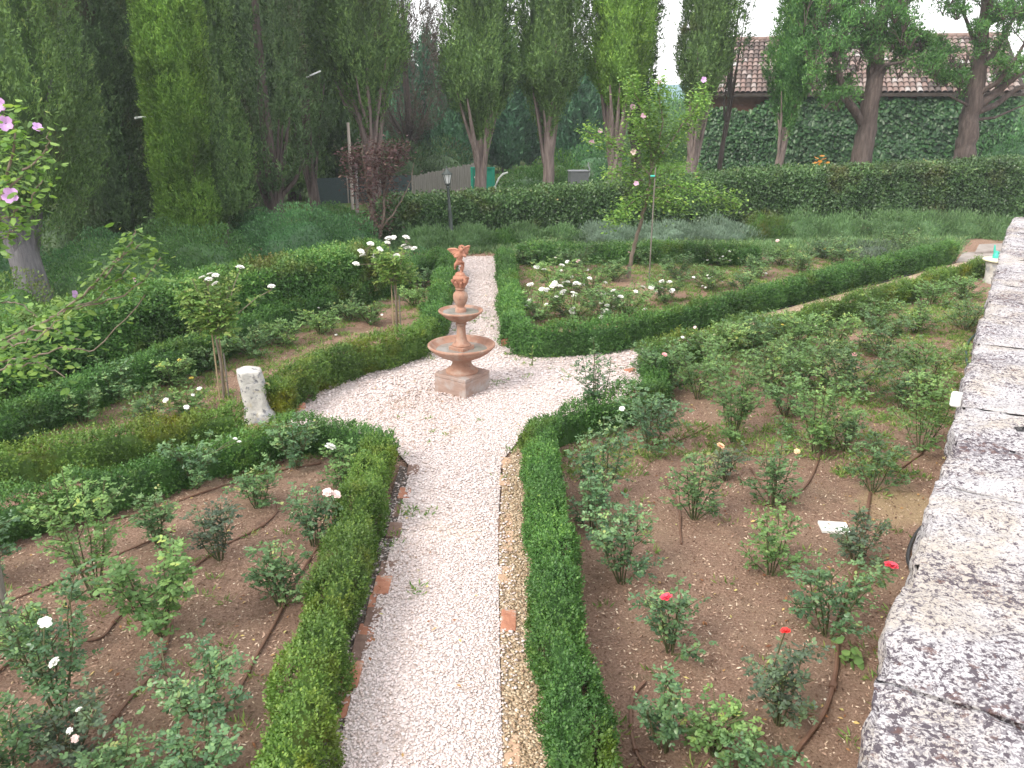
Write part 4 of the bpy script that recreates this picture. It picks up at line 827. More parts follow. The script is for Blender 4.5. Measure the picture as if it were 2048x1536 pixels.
# ------------------------------------------------------------------ loose old conifers on the right
def limb_tree(px, py, Y, label, limbs, clumps, mat, barkm='bark', group='old conifers in front of the house', spray=.092, name='old_cypress', n_per=850):
    b = D(px, py, Y); z0 = landz(b.x, Y)-.05; root = empty(name, (b.x, Y, z0), label, 'tree', group); o = Vector((b.x, Y, z0))
    m = MB(); random.seed(int(px))
    ends = []
    for path, r0, r1 in limbs:
        pts = [D(x, y, Y+dy)-o for x, y, dy in path]; k = len(pts)
        fine = []
        for i in range(k-1):
            for j in range(4): fine.append(pts[i].lerp(pts[i+1], j/4))
        fine.append(pts[-1]); kk = len(fine)
        fine = [p+Vector((random.uniform(-1,1),random.uniform(-1,1),0))*r0*.12*(0 < i < kk-1) for i, p in enumerate(fine)]
        m.tube(fine, [r0+(r1-r0)*(i/(kk-1)) for i in range(kk)], 10)
    tw = MB(); C_ = []; 
    for (x, y, dy, r, dens) in clumps:
        c = D(x, y, Y+dy)-o; nc = int(n_per*dens*(r/.5)**2); v = rand_unit(nc); rr = r*rng.random(nc)**.5
        g = noise(v*rr[:,None]+np.array([tuple(c)]), 3.2, 81); k = g > .43
        pt = np.array([tuple(c)])+(v*rr[:,None]*np.array([[1,1,.75]])); C_.append(pt[k])
        for q in range(5):
            e = c+Vector(rand_unit(1)[0])*r*.8; s_ = c+Vector((0,0,-r*.7)); tw.tube([s_, s_.lerp(e,.5)+Vector((0,0,.08)), e], [.018,.012,.005], 4)
    m.add(tw.v, tw.f); m.build('trunk', MT[barkm], root, smoothf=True)
    b_ = np.concatenate(C_); nn = len(b_); d = norm(rand_unit(nn)*.75+np.array([[0,0,.55]])); L = spray*rng.uniform(.6,1.4,nn)
    npmesh('crown', quads(b_, d, sidevec(d), L, L*.32, .12), kitefaces(nn,0), mat, root, tint=np.clip(rng.beta(2,2,nn)*.8+.3*(noise(b_, 1.5, 82)-.4),0,1))
    return root
rng2 = random.Random(5)
def cl(x0, x1, y0, y1, n, r=(.36,.6), dens=(.6,1.15), dy=(-.8,.8)):
    return [(rng2.uniform(x0,x1), rng2.uniform(y0,y1), rng2.uniform(*dy), rng2.uniform(*r), rng2.uniform(*dens)) for _ in range(n)]
limb_tree(1718, 360, 25.0, 'thick forked old conifer in the middle of the ivy wall, one limb going up left',
  [([(1718,362,0),(1724,320,0),(1733,260,0),(1742,200,0),(1750,140,.1),(1758,70,.1),(1765,0,.1),(1770,-120,.1)], .33, .14), ([(1732,255,0),(1715,230,0),(1695,200,-.1),(1682,165,-.1),(1672,120,-.1),(1660,80,-.1),(1640,30,-.1)], .15, .05), ([(1745,190,0),(1770,140,.3),(1795,110,.4),(1820,90,.5)], .07, .03), ([(1742,170,0),(1768,130,-.3),(1800,125,-.3),(1840,112,-.4)], .06, .025), ([(1748,130,0),(1720,90,.3),(1700,40,.5),(1690,0,.5)], .08, .03), ([(1735,230,0),(1710,195,.5),(1690,190,.6)], .04, .02)],
  cl(1605,1700,0,110,27)+cl(1690,1850,-20,85,36)+cl(1630,1705,130,215,14,(.22,.36))+cl(1790,1870,70,140,13)+cl(1620,1690,100,190,10,(.25,.4))+cl(1640,1860,-200,-30,26,(.5,.7))+cl(1700,1790,75,140,9,(.25,.35),(.4,.8)), MT['loose'])
limb_tree(1922, 345, 25.8, 'stout leaning old conifer at the right end of the ivy wall, branches reaching right',
  [([(1922,350,0),(1928,310,0),(1937,260,0),(1946,205,0),(1955,150,.1),(1962,90,.1),(1972,30,.1),(1985,-100,.1)], .34, .15), ([(1950,215,0),(1985,190,0),(2015,165,-.1),(2050,140,-.1),(2090,110,-.1)], .16, .06), ([(1950,225,0),(1990,210,.3),(2030,180,.4),(2075,160,.4)], .11, .05), ([(1955,150,0),(1985,110,0),(2010,70,0),(2035,20,0)], .10, .04), ([(1952,190,0),(1995,165,-.4),(2030,120,-.5),(2060,70,-.5)], .09, .035), ([(1960,110,0),(1940,60,.2),(1925,20,.2),(1935,-30,.2)], .07, .03), ([(1948,240,.1),(1990,235,.6),(2020,222,.7),(2060,205,.7)], .05, .02), ([(1945,215,0),(1915,200,-.3),(1895,190,-.4)], .05, .02)],
  cl(1850,1925,75,165,20,(.28,.42))+cl(1955,2010,30,130,12,(.25,.4))+cl(1975,2060,110,160,13,(.25,.38))+cl(1900,1960,100,170,9,(.22,.32))+cl(1890,2060,-60,20,18)+cl(2005,2080,-10,60,10)+cl(1880,2060,-220,-60,24,(.5,.7))+cl(1880,1940,165,200,5,(.2,.3),(.4,.7)), MT['loose'])
# ------------------------------------------------------------------ hedges
BX, BY_ = MT['box'], MT['box2']
G_BOX = 'low box hedges edging the rose beds'
box_hedge([(505,1750),(548,1580),(580,1450),(640,1250),(690,1090),(728,960),(755,880)], .40, .33, BY_, 'near box hedge along the left of the gravel path, with yellowish tufts', ppm=5200, leaf=.019, lump=.05)
box_hedge([(770,868),(700,850),(620,838),(560,845),(480,868),(400,888),(300,920),(200,950),(100,975),(0,1005),(-160,1052)], .36, .32, BX, 'near box hedge running left from the path corner in front of the pillar stump', ppm=3200, leaf=.021, lump=.06)
box_hedge([(468,815),(350,840),(200,866),(100,884),(0,902),(-180,935)], .40, .30, BY_, 'yellowish box hedge left of the pillar stump, behind the diagonal path', ppm=2600, leaf=.023)
box_hedge([(552,772),(585,740),(640,712),(700,692),(770,676),(830,660),(858,640)], .42, .36, BY_, 'curved box hedge round the left rim of the gravel circle', ppm=2300, leaf=.024)
box_hedge([(866,632),(878,590),(888,550),(899,507)], .42, .34, BX, 'box hedge along the left of the far path', ppm=1700, leaf=.028)
box_hedge([(-170,865),(0,818),(137,770),(239,726),(342,692),(403,675),(500,635),(581,602),(697,572),(770,548),(840,520),(884,502)], .42, .32, BX, 'long box hedge at the back of the left bed, before the tall clipped hedge', ppm=1700, leaf=.026, lump=.06)
box_hedge([(1012,500),(1019,560),(1026,615),(1030,640)], .42, .34, BX, 'box hedge along the right of the far path', ppm=1700, leaf=.028)
box_hedge([(1030,650),(1080,656),(1150,653),(1230,645),(1320,624),(1420,602),(1519,577),(1610,555),(1690,536),(1780,514),(1861,497),(1908,486)], .43, .31, BX, 'long box hedge in front of the white rose bed, rising to the right', ppm=1900, leaf=.027, lump=.04)
box_hedge([(1292,698),(1348,681),(1468,651),(1587,627),(1690,601),(1827,561),(1900,538),(1966,520)], .36, .27, BY_, 'box hedge at the back of the large right bed, before the sandy diagonal path', ppm=1900, leaf=.026, lump=.06)
box_hedge([(1308,706),(1318,740),(1300,772),(1240,792),(1160,812),(1090,835)], .36, .32, BX, 'curved box hedge round the right rim of the gravel circle, half hidden by roses', ppm=2600, leaf=.023, lump=.06)
box_hedge([(1084,842),(1085,920),(1092,1000),(1108,1140),(1132,1300),(1156,1450),(1181,1600),(1210,1760)], .40, .34, BX, 'near box hedge along the right of the gravel path', ppm=5200, leaf=.019, lump=.045)
box_hedge([(1035,492),(1150,492),(1261,492),(1348,490),(1440,492),(1520,496)], .40, .36, BX, 'box hedge at the far side of the white rose bed, under the lavender', ppm=1300, leaf=.032)
# tall clipped hedge on the left
hedge_xy([Vector((p.x, p.y, 0)) for p in [P(-120,700,.95),P(40,650,.95),(P(160,618,.95)),P(260,590,.95),P(340,572,.95),P(430,552,.95),P(560,527,.95),P(650,508,.95),P(742,490,.95)]], .95, .85, MT['shrub_lo'], 'broad clipped evergreen hedge on the left with a flat top tinted as sunlit', 1500, .040, None, lump=.03, name='clipped_hedge', top_tint=.5, core=.86, wide=.55, up=.5)  # raised top tint puts the light on the flat top into its leaves
# long dark hedge at the back
bk = [D(765,470,21.4), D(900,470,21.8), D(1050,470,22.3), D(1250,470,23.0), D(1450,470,23.8), D(1650,470,24.4), D(1850,470,25.0), D(2080,470,25.6), D(2300,470,26.2)]
hedge_xy([Vector((p.x, p.y, landz(p.x,p.y)*.4)) for p in bk], 1.4, .95, MT['laurel'], 'long tall dark green hedge closing the garden at the back', 1150, .062, None, lump=.04, name='tall_hedge', top_tint=.35, core=.88, wide=.6, up=.2, hs=[.98,1.08,1.26,1.45,1.56,1.64,1.72,1.78])
# shrubs on the left behind the clipped hedge
# low green growth filling the border at the foot of the long hedge
def mound_px(name, px, py, Y, rx, ry, h, mat, label, cat='shrub', **k):
    p = D(px, py, Y); return mound(name, p.x, Y, landz(p.x, Y), rx, ry, h, mat, label, cat, **k)
mound_px('shrub', 410, 500, 16.6, 1.15, .95, 1.15, MT['shrub'], 'broad rounded green shrub below the bright green column', n=6500, leaf=.055, wide=.5, seed=1)
mound_px('shrub', 610, 480, 18.6, 1.45, 1.1, 1.28, MT['shrub_blue'], 'large blue green shrub right of the bright green column', n=8500, leaf=.06, wide=.45, seed=2)
mound_px('shrub', 700, 480, 19.6, .8, .7, .95, MT['shrub_blue'], 'smaller blue green shrub beside the plum tree', n=3500, leaf=.06, wide=.45, seed=3)
mound_px('shrub', 250, 530, 15.6, 1.3, .9, 1.0, MT['shrub'], 'low green shrub right of the grey trunked tree', n=6500, leaf=.05, wide=.5, seed=4)
mound_px('shrub', 10, 600, 12.6, .8, .7, .95, MT['shrub_lo'], 'yellowish green shrub left of the grey trunk', n=4200, leaf=.045, wide=.5, seed=5)
mound_px('shrub', 150, 560, 14.2, .7, .6, .8, MT['shrub'], 'small green shrub at the foot of the grey trunk', n=3000, leaf=.05, wide=.5, seed=6)
for k, (px, py, Y, rx, ry, h, mt, lab) in enumerate([(330,480,18.6,.9,.7,.95,'shrub','green shrub filling the gap at the foot of the bright green column'),(200,500,17.6,1.2,.8,.8,'shrub_blue','dark low shrub under the narrow dark cypress'),(-20,540,16.2,1.5,1.0,.9,'shrub_blue','dark shrub behind the grey trunk at the left edge'),(500,450,21.0,1.0,.7,1.0,'shrub_blue','dark shrub in the gap under the brownish cypress'),(110,520,19.0,1.4,.9,1.1,'cyp_dark','dark undergrowth mass behind the grey trunk'),(270,470,21.5,1.3,.9,1.2,'cyp_dark','dark undergrowth mass left of the bright green column'),(668,440,22.0,.95,.6,.95,'shrub','green shrub at the foot of the whitish slender pole')]):
    mound_px('shrub', px, py, Y, rx, ry, h, MT[mt], lab, n=4500, leaf=.06, wide=.5, seed=80+k)
gx_ = rng.uniform(-18, -2.5, 5200); gy_ = rng.uniform(10.5, 27, 5200); k_ = gx_ < -4.3-.0*gy_+.16*(gy_-10.5); gx_ = gx_[k_]; gy_ = gy_[k_]
tuft_mesh('ground_ivy', np.stack([gx_, gy_, land(gx_,gy_)], 1), .16, .14, 8, MT['shrub_blue'], 'dark green ground cover under the trees on the left', 'ground cover', .05, .5, kind='stuff')
# plants in front of the back hedge
strip = [(850,488,20.2,.75,.5,.5,'sant','greyish green low bush left of the lamp post foot'),(940,486,20.4,.7,.5,.55,'sant','grey green bushy plant right of the lamp post foot'),(1000,484,20.8,.45,.4,.35,'shrub_lo','low brownish green plant at the head of the far path'),(1055,480,21.0,.7,.4,.45,'sant','grey green bush behind the corner of the far box hedge'),(1120,480,21.1,.6,.4,.42,'sant','grey green bush left of the long lavender'),(1210,478,21.3,.95,.6,.48,'lav','silvery lavender clump left of the leaning sapling'),(1330,478,21.4,1.0,.6,.52,'lav','silvery lavender clump right of the leaning sapling'),(1440,478,21.6,1.0,.6,.50,'lav','silvery lavender clump at the right end of the lavender row'),(1530,476,21.8,.6,.5,.6,'shrub_lo','yellowish green bush beside the lavender row'),(1600,470,22.0,.8,.6,.68,'sant','tall grey green bush right of the lavender row'),(1680,472,22.2,.75,.55,.62,'sant','grey green bush under the middle of the long hedge'),(1770,472,22.3,.75,.6,.70,'sant','grey green bush below the orange flower'),(1850,470,22.4,.8,.6,.66,'sant','grey green feathery bush left of the wall end'),(1930,470,22.3,.85,.6,.60,'sant','grey green feathery bush near the wall end'),(2000,475,22.0,.7,.6,.55,'sant','grey green feathery bush touching the wall end')]
for k, (px, py, Y, rx, ry, h, mt, lab) in enumerate(strip):
    mound_px('lavender' if mt == 'lav' else 'shrub', px, py, Y, rx, ry, h, MT[mt], lab, 'lavender' if mt == 'lav' else 'shrub', n=5200, leaf=.085, wide=.16, up=1.3, spiky=.22, lump=.26, seed=20+k, group='plants in front of the long hedge')
gx_ = rng.uniform(-3.2, 13.5, 5200); gy_ = rng.uniform(18.0, 22.2, 5200); k_ = (gy_ > 19.3-.06*gx_) & ~inpoly(gx_, gy_, GRAVEL) & ~inpoly(gx_, gy_, np.array([tuple(P(x,y))[:2] for x,y in [(1895,535),(2040,535),(2040,478),(1935,478)]])); gx_ = gx_[k_]; gy_ = gy_[k_]
tuft_mesh('border_greenery', np.stack([gx_, gy_, land(gx_,gy_)], 1), .17, .08, 9, MT['sant'], 'low mixed green growth filling the border in front of the long hedge', 'ground cover', .022, 1.0, kind='stuff')
mound_px('dwarf_shrub', 1740, 510, 19.0, .75, .5, .42, MT['rose_p'], 'purplish grey low shrub inside the right end of the white rose bed', n=1800, leaf=.07, wide=.3, up=1.0, seed=44)
mound_px('dwarf_shrub', 845, 520, 17.6, .6, .4, .42, MT['shrub_blue'], 'blue green low bush between the white standard rose and the far path hedge', n=1800, leaf=.05, wide=.4, seed=45)
# ------------------------------------------------------------------ the house
MT['stucco'] = solidmat('old_brick_wall', [(.25, (.13,.07,.05)), (.5, (.21,.115,.08)), (.8, (.27,.17,.125))], 4, 7, .9, .6, 18)
MT['tile'] = tintmat('roof_tile', [(0, (.08,.065,.06)), (.25, (.15,.112,.10)), (.5, (.225,.155,.135)), (.75, (.28,.225,.205)), (.9, (.34,.315,.305)), (1, (.40,.385,.38))], .85)
def house():
    Yw = 36.0; xl = D(1418,170,Yw).x; xr = xl+11.3; zg = landz(xl, Yw)-.3; ze = D(1500,172,34.5).z; zr = ze+1.95; dp = 7.0; ROT = math.radians(-15)
    h = empty('house', (xl, Yw, zg), 'low brick house with a mossy tiled roof, its front wall covered in ivy', 'house', rz=ROT); o = Vector(h.location)
    def L(x, y, z): return (x-o.x, y-o.y, z-o.z)
    m = MB(); vs = [L(xl,Yw,zg),L(xr,Yw,zg),L(xr,Yw+dp,zg),L(xl,Yw+dp,zg),L(xl,Yw,ze),L(xr,Yw,ze),L(xr,Yw+dp,ze),L(xl,Yw+dp,ze),L(xl,Yw+dp/2,zr-.1),L(xr,Yw+dp/2,zr-.1)]
    m.add(vs, [(0,1,5,4),(2,3,7,6),(3,0,4,8,7),(1,2,6,9,5),(4,5,9,8),(6,7,8,9)]).build('wall', MT['stucco'], h)
    # roof slab and rows of barrel tiles, both slopes
    ov = .55; ovs = .45; X0, X1 = xl-ovs, xr+ovs; ridge = Vector((0, Yw+dp/2, zr)); sl = (zr-ze)/(dp/2)
    ye = Yw-ov; zE = zr-sl*(dp/2+ov)
    m = MB(); t = .09
    for s_ in (1, -1):
        ya = Yw+dp/2-s_*(dp/2+ov)
        m.add([L(X0,ya,zE),L(X1,ya,zE),L(X1,Yw+dp/2,zr),L(X0,Yw+dp/2,zr),L(X0,ya,zE-t),L(X1,ya,zE-t),L(X1,Yw+dp/2,zr-t),L(X0,Yw+dp/2,zr-t)], [(0,1,2,3),(7,6,5,4),(0,4,5,1),(1,5,6,2),(0,3,7,4)])
    m.build('roof_deck', MT['darkbeam'], h)
    V = []; F = []; T = []; step = .215; rows = 13; nb = 6
    nx_ = int((X1-X0)/step); R = random.Random(2)
    for s_ in (1, -1):
        for i in range(nx_):
            xc = X0+step*(i+.5)
            for j in range(rows):
                u0 = j/rows; u1 = (j+1.25)/rows; jit = R.uniform(-.012,.012); r = .105; tn = min(1, max(0, R.betavariate(2,2.0)+.28*(math.sin(i*.31+j*.5)*math.sin(i*.12-j*.23))))
                b = len(V)
                for (u, rr, lift) in ((u0, r*1.05, .05), (min(u1,1), r*.85, .012)):
                    y = Yw+dp/2-s_*(dp/2+ov)*(1-u); z = zE+(zr-zE)*u+lift
                    for k in range(nb+1):
                        q = PI*k/nb; V.append(L(xc+jit+rr*math.cos(q), y, z+rr*.75*math.sin(q)))
                for k in range(nb): F.append((b+k, b+k+1, b+nb+2+k, b+nb+1+k)); T.append(tn)
                if j == 0: F2 = tuple(b+k for k in range(nb+1))
    npmesh('roof_tiles', V, np.array(F), MT['tile'], h, tint=np.array(T))
    rt = MB()
    x = X0
    while x < X1: rt.tube([L(x,Yw+dp/2,zr+.06), L(min(x+.42,X1),Yw+dp/2,zr+.075)], [.12,.10], 10); x += .38
    o2 = npmesh('ridge_tiles', rt.v, [np.array([f for f in rt.f if len(f) == 4]), np.array([f for f in rt.f if len(f) == 10])], MT['tile'], h, tint=np.array([.55]*len(rt.f)))
    for i in range(22):
        x = xl-.2+i*(xr-xl+.4)/21
        MB().box(L(x, Yw-ov*.5+.05, zE+sl*(ov*.5)-t-.06), (.09, ov+.05, .11)).build('rafter', MT['darkbeam'], h)
    # ivy over the front and round the corner
    iv = empty('ivy', (xl, Yw, zg), 'thick dark ivy covering the front wall of the brick house', 'ivy', rz=ROT); Lo = np.array(iv.location)
    n = 17000; x = rng.uniform(xl-.12, xr+.3, n); z = zg+rng.random(n)*(ze-zg-.05)
    ed = noise(np.stack([x*.9, np.zeros(n), np.zeros(n)],1), 1.0, 91); k = z < ze-.10-.30*ed-.62*smooth(xl+3.2, xl+1.2, x); x = x[k]; z = z[k]; n = len(x)
    p = np.stack([x, Yw-.10-.20*noise(np.stack([x,z,x*0],1), 1.3, 92)-.16*rng.random(n), z], 1)
    d = norm(np.stack([rng.normal(0,.55,n), np.full(n,-.55)+rng.normal(0,.2,n), np.full(n,-.75)+rng.normal(0,.3,n)],1)); s_ = norm(np.cross(d, norm(np.array([[0,-1.,.7]])+rng.normal(0,.35,(n,3)))))
    V, Fq = leaf6(p-Lo, d, s_, rng.uniform(.10,.22,n), rng.uniform(.10,.19,n)); npmesh('foliage', V, Fq, MT['ivy'], iv, tint=np.repeat(np.clip(rng.beta(2,2.3,n)*.9,0,1),2))
    return xl, xr, Yw, ze, zg
XL, XR, YW, ZE, ZG = house()
# shrubs, hedge and trees around the house
mound_px('shrub', 2010, 300, 33, 2.4, 1.6, 2.1, MT['shrub_blue'], 'tall dark hedge like shrub right of the ivy clad house', n=8000, leaf=.12, wide=.5, seed=60)
mound_px('far_tree', 2040, 230, 48, 3.8, 3, 4.4, MT['shrub'], 'rounded green tree beyond the dark shrub at the right edge', 'tree', n=6500, leaf=.22, wide=.5, seed=61)
mound_px('far_tree', 1960, 240, 60, 3.0, 3, 4.6, MT['loose'], 'pale rounded tree behind the right gable of the house', 'tree', n=4000, leaf=.25, wide=.5, seed=62)
mound_px('garden_shrub', 1065, 350, 29.5, 1.5, 1.1, 1.25, MT['shrub'], 'dark rounded shrub left of the straight trunk beyond the hedge', n=5500, leaf=.085, wide=.5, seed=63)
mound_px('garden_shrub', 1115, 345, 30.5, 1.25, 1.0, 1.5, MT['shrub_lo'], 'yellow green rounded shrub behind the straight trunk', n=4500, leaf=.085, wide=.5, seed=64)
mound_px('garden_shrub', 1195, 335, 33.5, 1.5, 1.2, 1.7, MT['shrub_blue'], 'dark shrub behind the trunk of ribbed limbs', n=4500, leaf=.09, wide=.5, seed=65)
mound_px('garden_shrub', 1345, 320, 44, 2.0, 1.4, 2.0, MT['shrub'], 'green shrub on the grass bank left of the house', n=4200, leaf=.13, wide=.5, seed=66)
mound_px('garden_shrub', 1300, 320, 48, 2.0, 1.4, 2.2, MT['sant'], 'pale green shrub farther up the grass bank', n=3500, leaf=.14, wide=.4, seed=67)
mound_px('far_tree', 1340, 250, 75, 4.5, 3, 3.6, MT['loose'], 'hazy pale tree far beyond the grass bank', 'tree', n=4000, leaf=.3, wide=.5, seed=68)
mound_px('far_tree', 1250, 250, 70, 4.0, 3, 4.0, MT['shrub'], 'green tree far beyond the fan of ribbed limbs', 'tree', n=4000, leaf=.3, wide=.5, seed=69)
mound_px('garden_shrub', 880, 350, 33.8, 1.6, 1.0, 1.9, MT['cyp_dark'], 'dark undergrowth bush behind the paling fence', n=3000, leaf=.12, wide=.4, seed=70)
mound_px('garden_shrub', 800, 350, 33.0, 1.6, 1.0, 2.0, MT['cyp_dark'], 'dark undergrowth bush behind the green screen', n=3000, leaf=.12, wide=.4, seed=71)
mound_px('orange_lily', 1640, 355, 27.6, .5, .4, 1.05, MT['shrub'], 'clump of orange flowers in front of the ivy between two trunks', 'flowers', n=900, leaf=.14, wide=.25, up=1.2, seed=72)
MT['fl_orange'] = solidmat('petal_orange', [(.3, (.75,.28,.03)), (.7, (.85,.42,.06))], 6, 2, .5, 0)
MT['fl_white'] = solidmat('petal_white', [(.3, (.78,.78,.72)), (.7, (.86,.86,.82))], 12, 2, .5, 0)
MT['fl_blush'] = solidmat('petal_blush', [(.3, (.72,.50,.47)), (.7, (.82,.66,.62))], 12, 2, .5, 0)
MT['fl_pink'] = solidmat('petal_pink', [(.3, (.68,.28,.30)), (.7, (.76,.42,.42))], 12, 2, .5, 0)
MT['fl_coral'] = solidmat('petal_coral', [(.3, (.72,.045,.09)), (.7, (.82,.10,.14))], 12, 2, .45, 0)
MT['fl_red'] = solidmat('petal_red', [(.3, (.68,.02,.025)), (.7, (.80,.06,.05))], 12, 2, .45, 0)
MT['fl_yellow'] = solidmat('petal_yellow', [(.3, (.78,.60,.08)), (.7, (.84,.72,.20))], 12, 2, .5, 0)
MT['fl_peach'] = solidmat('petal_peach', [(.3, (.75,.40,.22)), (.7, (.82,.55,.36))], 12, 2, .5, 0)
MT['fl_lilac'] = solidmat('petal_lilac', [(.3, (.47,.25,.55)), (.7, (.62,.40,.68))], 12, 2, .5, 0)
MT['fl_mallow'] = solidmat('petal_mallow', [(.3, (.62,.32,.48)), (.7, (.72,.48,.60))], 12, 2, .5, 0)
# a rose: rings of cupped petals
FLMESH = {}
def flower_mesh(key, kind='rose'):
    if (key, kind) in FLMESH: return FLMESH[(key, kind)]
    V = []; F = []; R = random.Random(len(FLMESH)+3)
    rings = ((5,.28,1.25,.5),(6,.55,.95,.62),(7,.8,.55,.72),(7,1.0,.15,.78)) if kind == 'rose' else ((5,1.05,.55,.95),)
    for (n, rad, tilt, wid) in rings:
        for k in range(n):
            a = 2*PI*k/n+R.uniform(-.2,.2)+rad*2; ca, sa = math.cos(a), math.sin(a); tl = tilt+R.uniform(-.12,.12); b = len(V); w = wid*R.uniform(.85,1.1)
            for (u, ww) in ((.08,.25),(.5,.9),(.85,1.0),(1.05,.55)):
                rr = rad*u*math.cos(tl*(1-.35*u)); zz = rad*u*math.sin(tl*(1-.35*u))*1.15+(.1 if kind == 'rose' else 0)
                for sgn in (-1,0,1):
                    lx = rr-(.10*abs(sgn)*ww if u < 1 else 0); ly = sgn*w*.5*ww; V.append((lx*ca-ly*sa, lx*sa+ly*ca, zz+(.07*abs(sgn) if kind == 'rose' else .03*abs(sgn))))
            for i in range(3):
                for j in range(2): q = b+i*3+j; F.append((q, q+1, q+4, q+3))
    me = bpy.data.meshes.new('flower'); me.from_pydata(V, [], F); me.update(); me.materials.append(MT[key]); me.polygons.foreach_set('use_smooth', np.ones(len(F), bool)); FLMESH[(key, kind)] = me; return me
def add_flower(parent, loc, key, s, kind='rose', face=None, name='flower'):
    o = bpy.data.objects.new(name, flower_mesh(key, kind)); COL.objects.link(o); o.parent = parent; o.location = loc; o.scale = (s, s, s)
    f = face or (random.uniform(-.5,.5), random.uniform(-.7,.1), 1); o.rotation_mode = 'QUATERNION'; o.rotation_quaternion = Vector(f).to_track_quat('Z', 'Y'); return o
lilies = [o for o in COL.objects if o.name == 'orange_lily'][0]
for (x, y) in ((1632,318),(1640,325),(1648,320),(1630,328),(1655,328),(1644,314),(1638,331)):
    q = D(x, y, 27.2)-lilies.location; add_flower(lilies, q, 'fl_orange', .085, 'open')
# ------------------------------------------------------------------ lane side: paling fence, screen, board, bin, poles
def paling():
    a = D(826,404,30.0); b = D(950,383,32.6); a.z = landz(a.x,a.y); b.z = landz(b.x,b.y); zt = D(826,352,30).z; zt2 = D(950,326,32.6).z
    f = empty('paling_fence', (a+b)/2, 'grey weathered wooden paling fence beyond the hedge, behind the lamp post', 'fence'); o = Vector(f.location); n = 34; m = MB(); u = (b-a).normalized(); ang = math.atan2(u.y,u.x)
    for i in range(n):
        q = a.lerp(b, (i+.5)/n); hh = zt+(zt2-zt)*i/n-q.z+random.uniform(-.03,.03); m.box(q-o+Vector((0,random.uniform(-.008,.008),hh/2)), ((b-a).length/n*random.uniform(.82,.95), .02, hh), ang)
    m.build('palings', MT['greywood'], f, bevel=.003)
    m = MB()
    for zf in (.25, .8):
        q = a.lerp(b,.5)-o; m.box(q+Vector((0,.03,(zt-a.z)*zf)), ((b-a).length, .03, .07), ang)
    m.build('rail', MT['greywood'], f)
    MB().box(a.lerp(b,.5)-o+Vector((-.03,-.09,.06)), ((b-a).length*1.05,.10,.22), ang).build('kerb', MT['flag'], f, bevel=.01)
paling()
def screen():
    a = D(630,400,28.6); b = D(826,400,30.0); a.z = landz(a.x,a.y)-.1; b.z = landz(b.x,b.y)-.1; f = empty('garden_screen', (a+b)/2, 'dark blue green netting screen left of the paling fence', 'fence'); o = Vector(f.location); u = (b-a).normalized(); ang = math.atan2(u.y,u.x)
    MT['net'] = solidmat('dark_net', [(.3,(.035,.055,.06)),(.7,(.06,.085,.09))], 30, 3, .8, .3, 60)
    MB().box(a.lerp(b,.5)-o+Vector((0,0,.5)), ((b-a).length,.02,.95), ang).build('netting', MT['net'], f)
    for k in range(4): MB().tube([a.lerp(b,k/3)-o+Vector((0,-.03,0)), a.lerp(b,k/3)-o+Vector((0,-.03,1.05))], .025, 8).build('post', MT['greywood'], f)
screen()
def board_teal():
    p = D(966,392,29.0); z0 = landz(p.x,29.0); zt = D(966,334,29).z; f = empty('notice_board', (p.x,29.0,z0), 'bright teal board behind the splayed pale trunk', 'board'); w = 45/1620*29.3; h = zt-z0
    MB().box((0,0,h*.5+.05), (w*.8,.04,h-.12)).build('panel', MT['teal'], f)
    for sx in (-1,1): MB().box((sx*w*.46,-.01,h/2), (.09,.09,h)).build('post', MT['teal'], f, bevel=.01)
    MB().box((0,-.03,h-.03), (w*.85,.05,.06)).build('rail', MT['teal'], f)
    m = MB()
    for zf in (.3,.48,.72): m.tube([(-w*.33,-.022,h*zf),(-w*.33,-.045,h*zf)], [.035,.03], 12)
    m.build('stud', MT['white'], f)
board_teal()
def bin_():
    p = D(1156,372,28.2); z0 = landz(p.x,28.2); zt = D(1156,343,28.2).z; h = max(zt-z0,.6); f = empty('storage_bin', (p.x,28.2,z0), 'pale grey sheeted bin with a white bent handle beyond the hedge', 'bin')
    MB().box((0,0,h/2), (.66,.5,h), .1, .96).build('body', MT['grey_pl'], f, bevel=.03, seg=3); MB().box((0,0,h+.015), (.70,.54,.05), .1).build('lid', MT['grey_pl'], f, bevel=.02)
    MB().tube([(.30,-.1,h*.75),(.36,-.1,h*.9),(.37,-.1,h+.1),(.31,-.1,h+.22),(.33,-.1,h+.30)], .022, 8).build('handle', MT['white'], f, smoothf=True)
bin_()
def curved_pole():
    p = D(985,378,28.5); pts = [D(991,372,28.4),D(997,358,28.4),D(1006,348,28.4),D(1016,345,28.4)]; o = Vector((p.x,28.4,landz(p.x,28.4))); q = pts[0]-o
    f = empty('bent_pole', o, 'pale bent pole rising beside the dark rounded shrub', 'pole')
    MB().tube([Vector((q.x-.03,0,0)), pts[0]-o, pts[1]-o, pts[2]-o, pts[3]-o], [.03,.03,.035,.035,.03], 8).build('rod', MT['white'], f, smoothf=True)
curved_pole()
MT['birch'] = solidmat('pale_pole', [(.3, (.30,.26,.22)), (.7, (.46,.41,.37))], 6, 6, .85, .4, 25, stretch=(2,2,.4))
def pole_px(px, y0, y1, Y, r, mat, label, name='pole', lean=0):
    b = D(px, y0, Y); t = D(px+lean, y1, Y); b.z = landz(b.x, Y); f = empty(name, b, label, 'pole')
    MB().tube([(0,0,0), (t-b)*.5+Vector((.01,0,0)), t-b], [r*1.1, r, r*.85], 10).build('shaft', MT[mat], f, smoothf=True); return f, t-b
pole_px(704, 412, 245, 22.8, .045, 'birch', 'whitish slender pole standing left of the red leaved plum', 'wooden_pole', lean=-8)
pole_px(712, 410, 320, 23.5, .05, 'greywood', 'grey short post just right of the whitish slender pole', 'wooden_post', lean=-1)
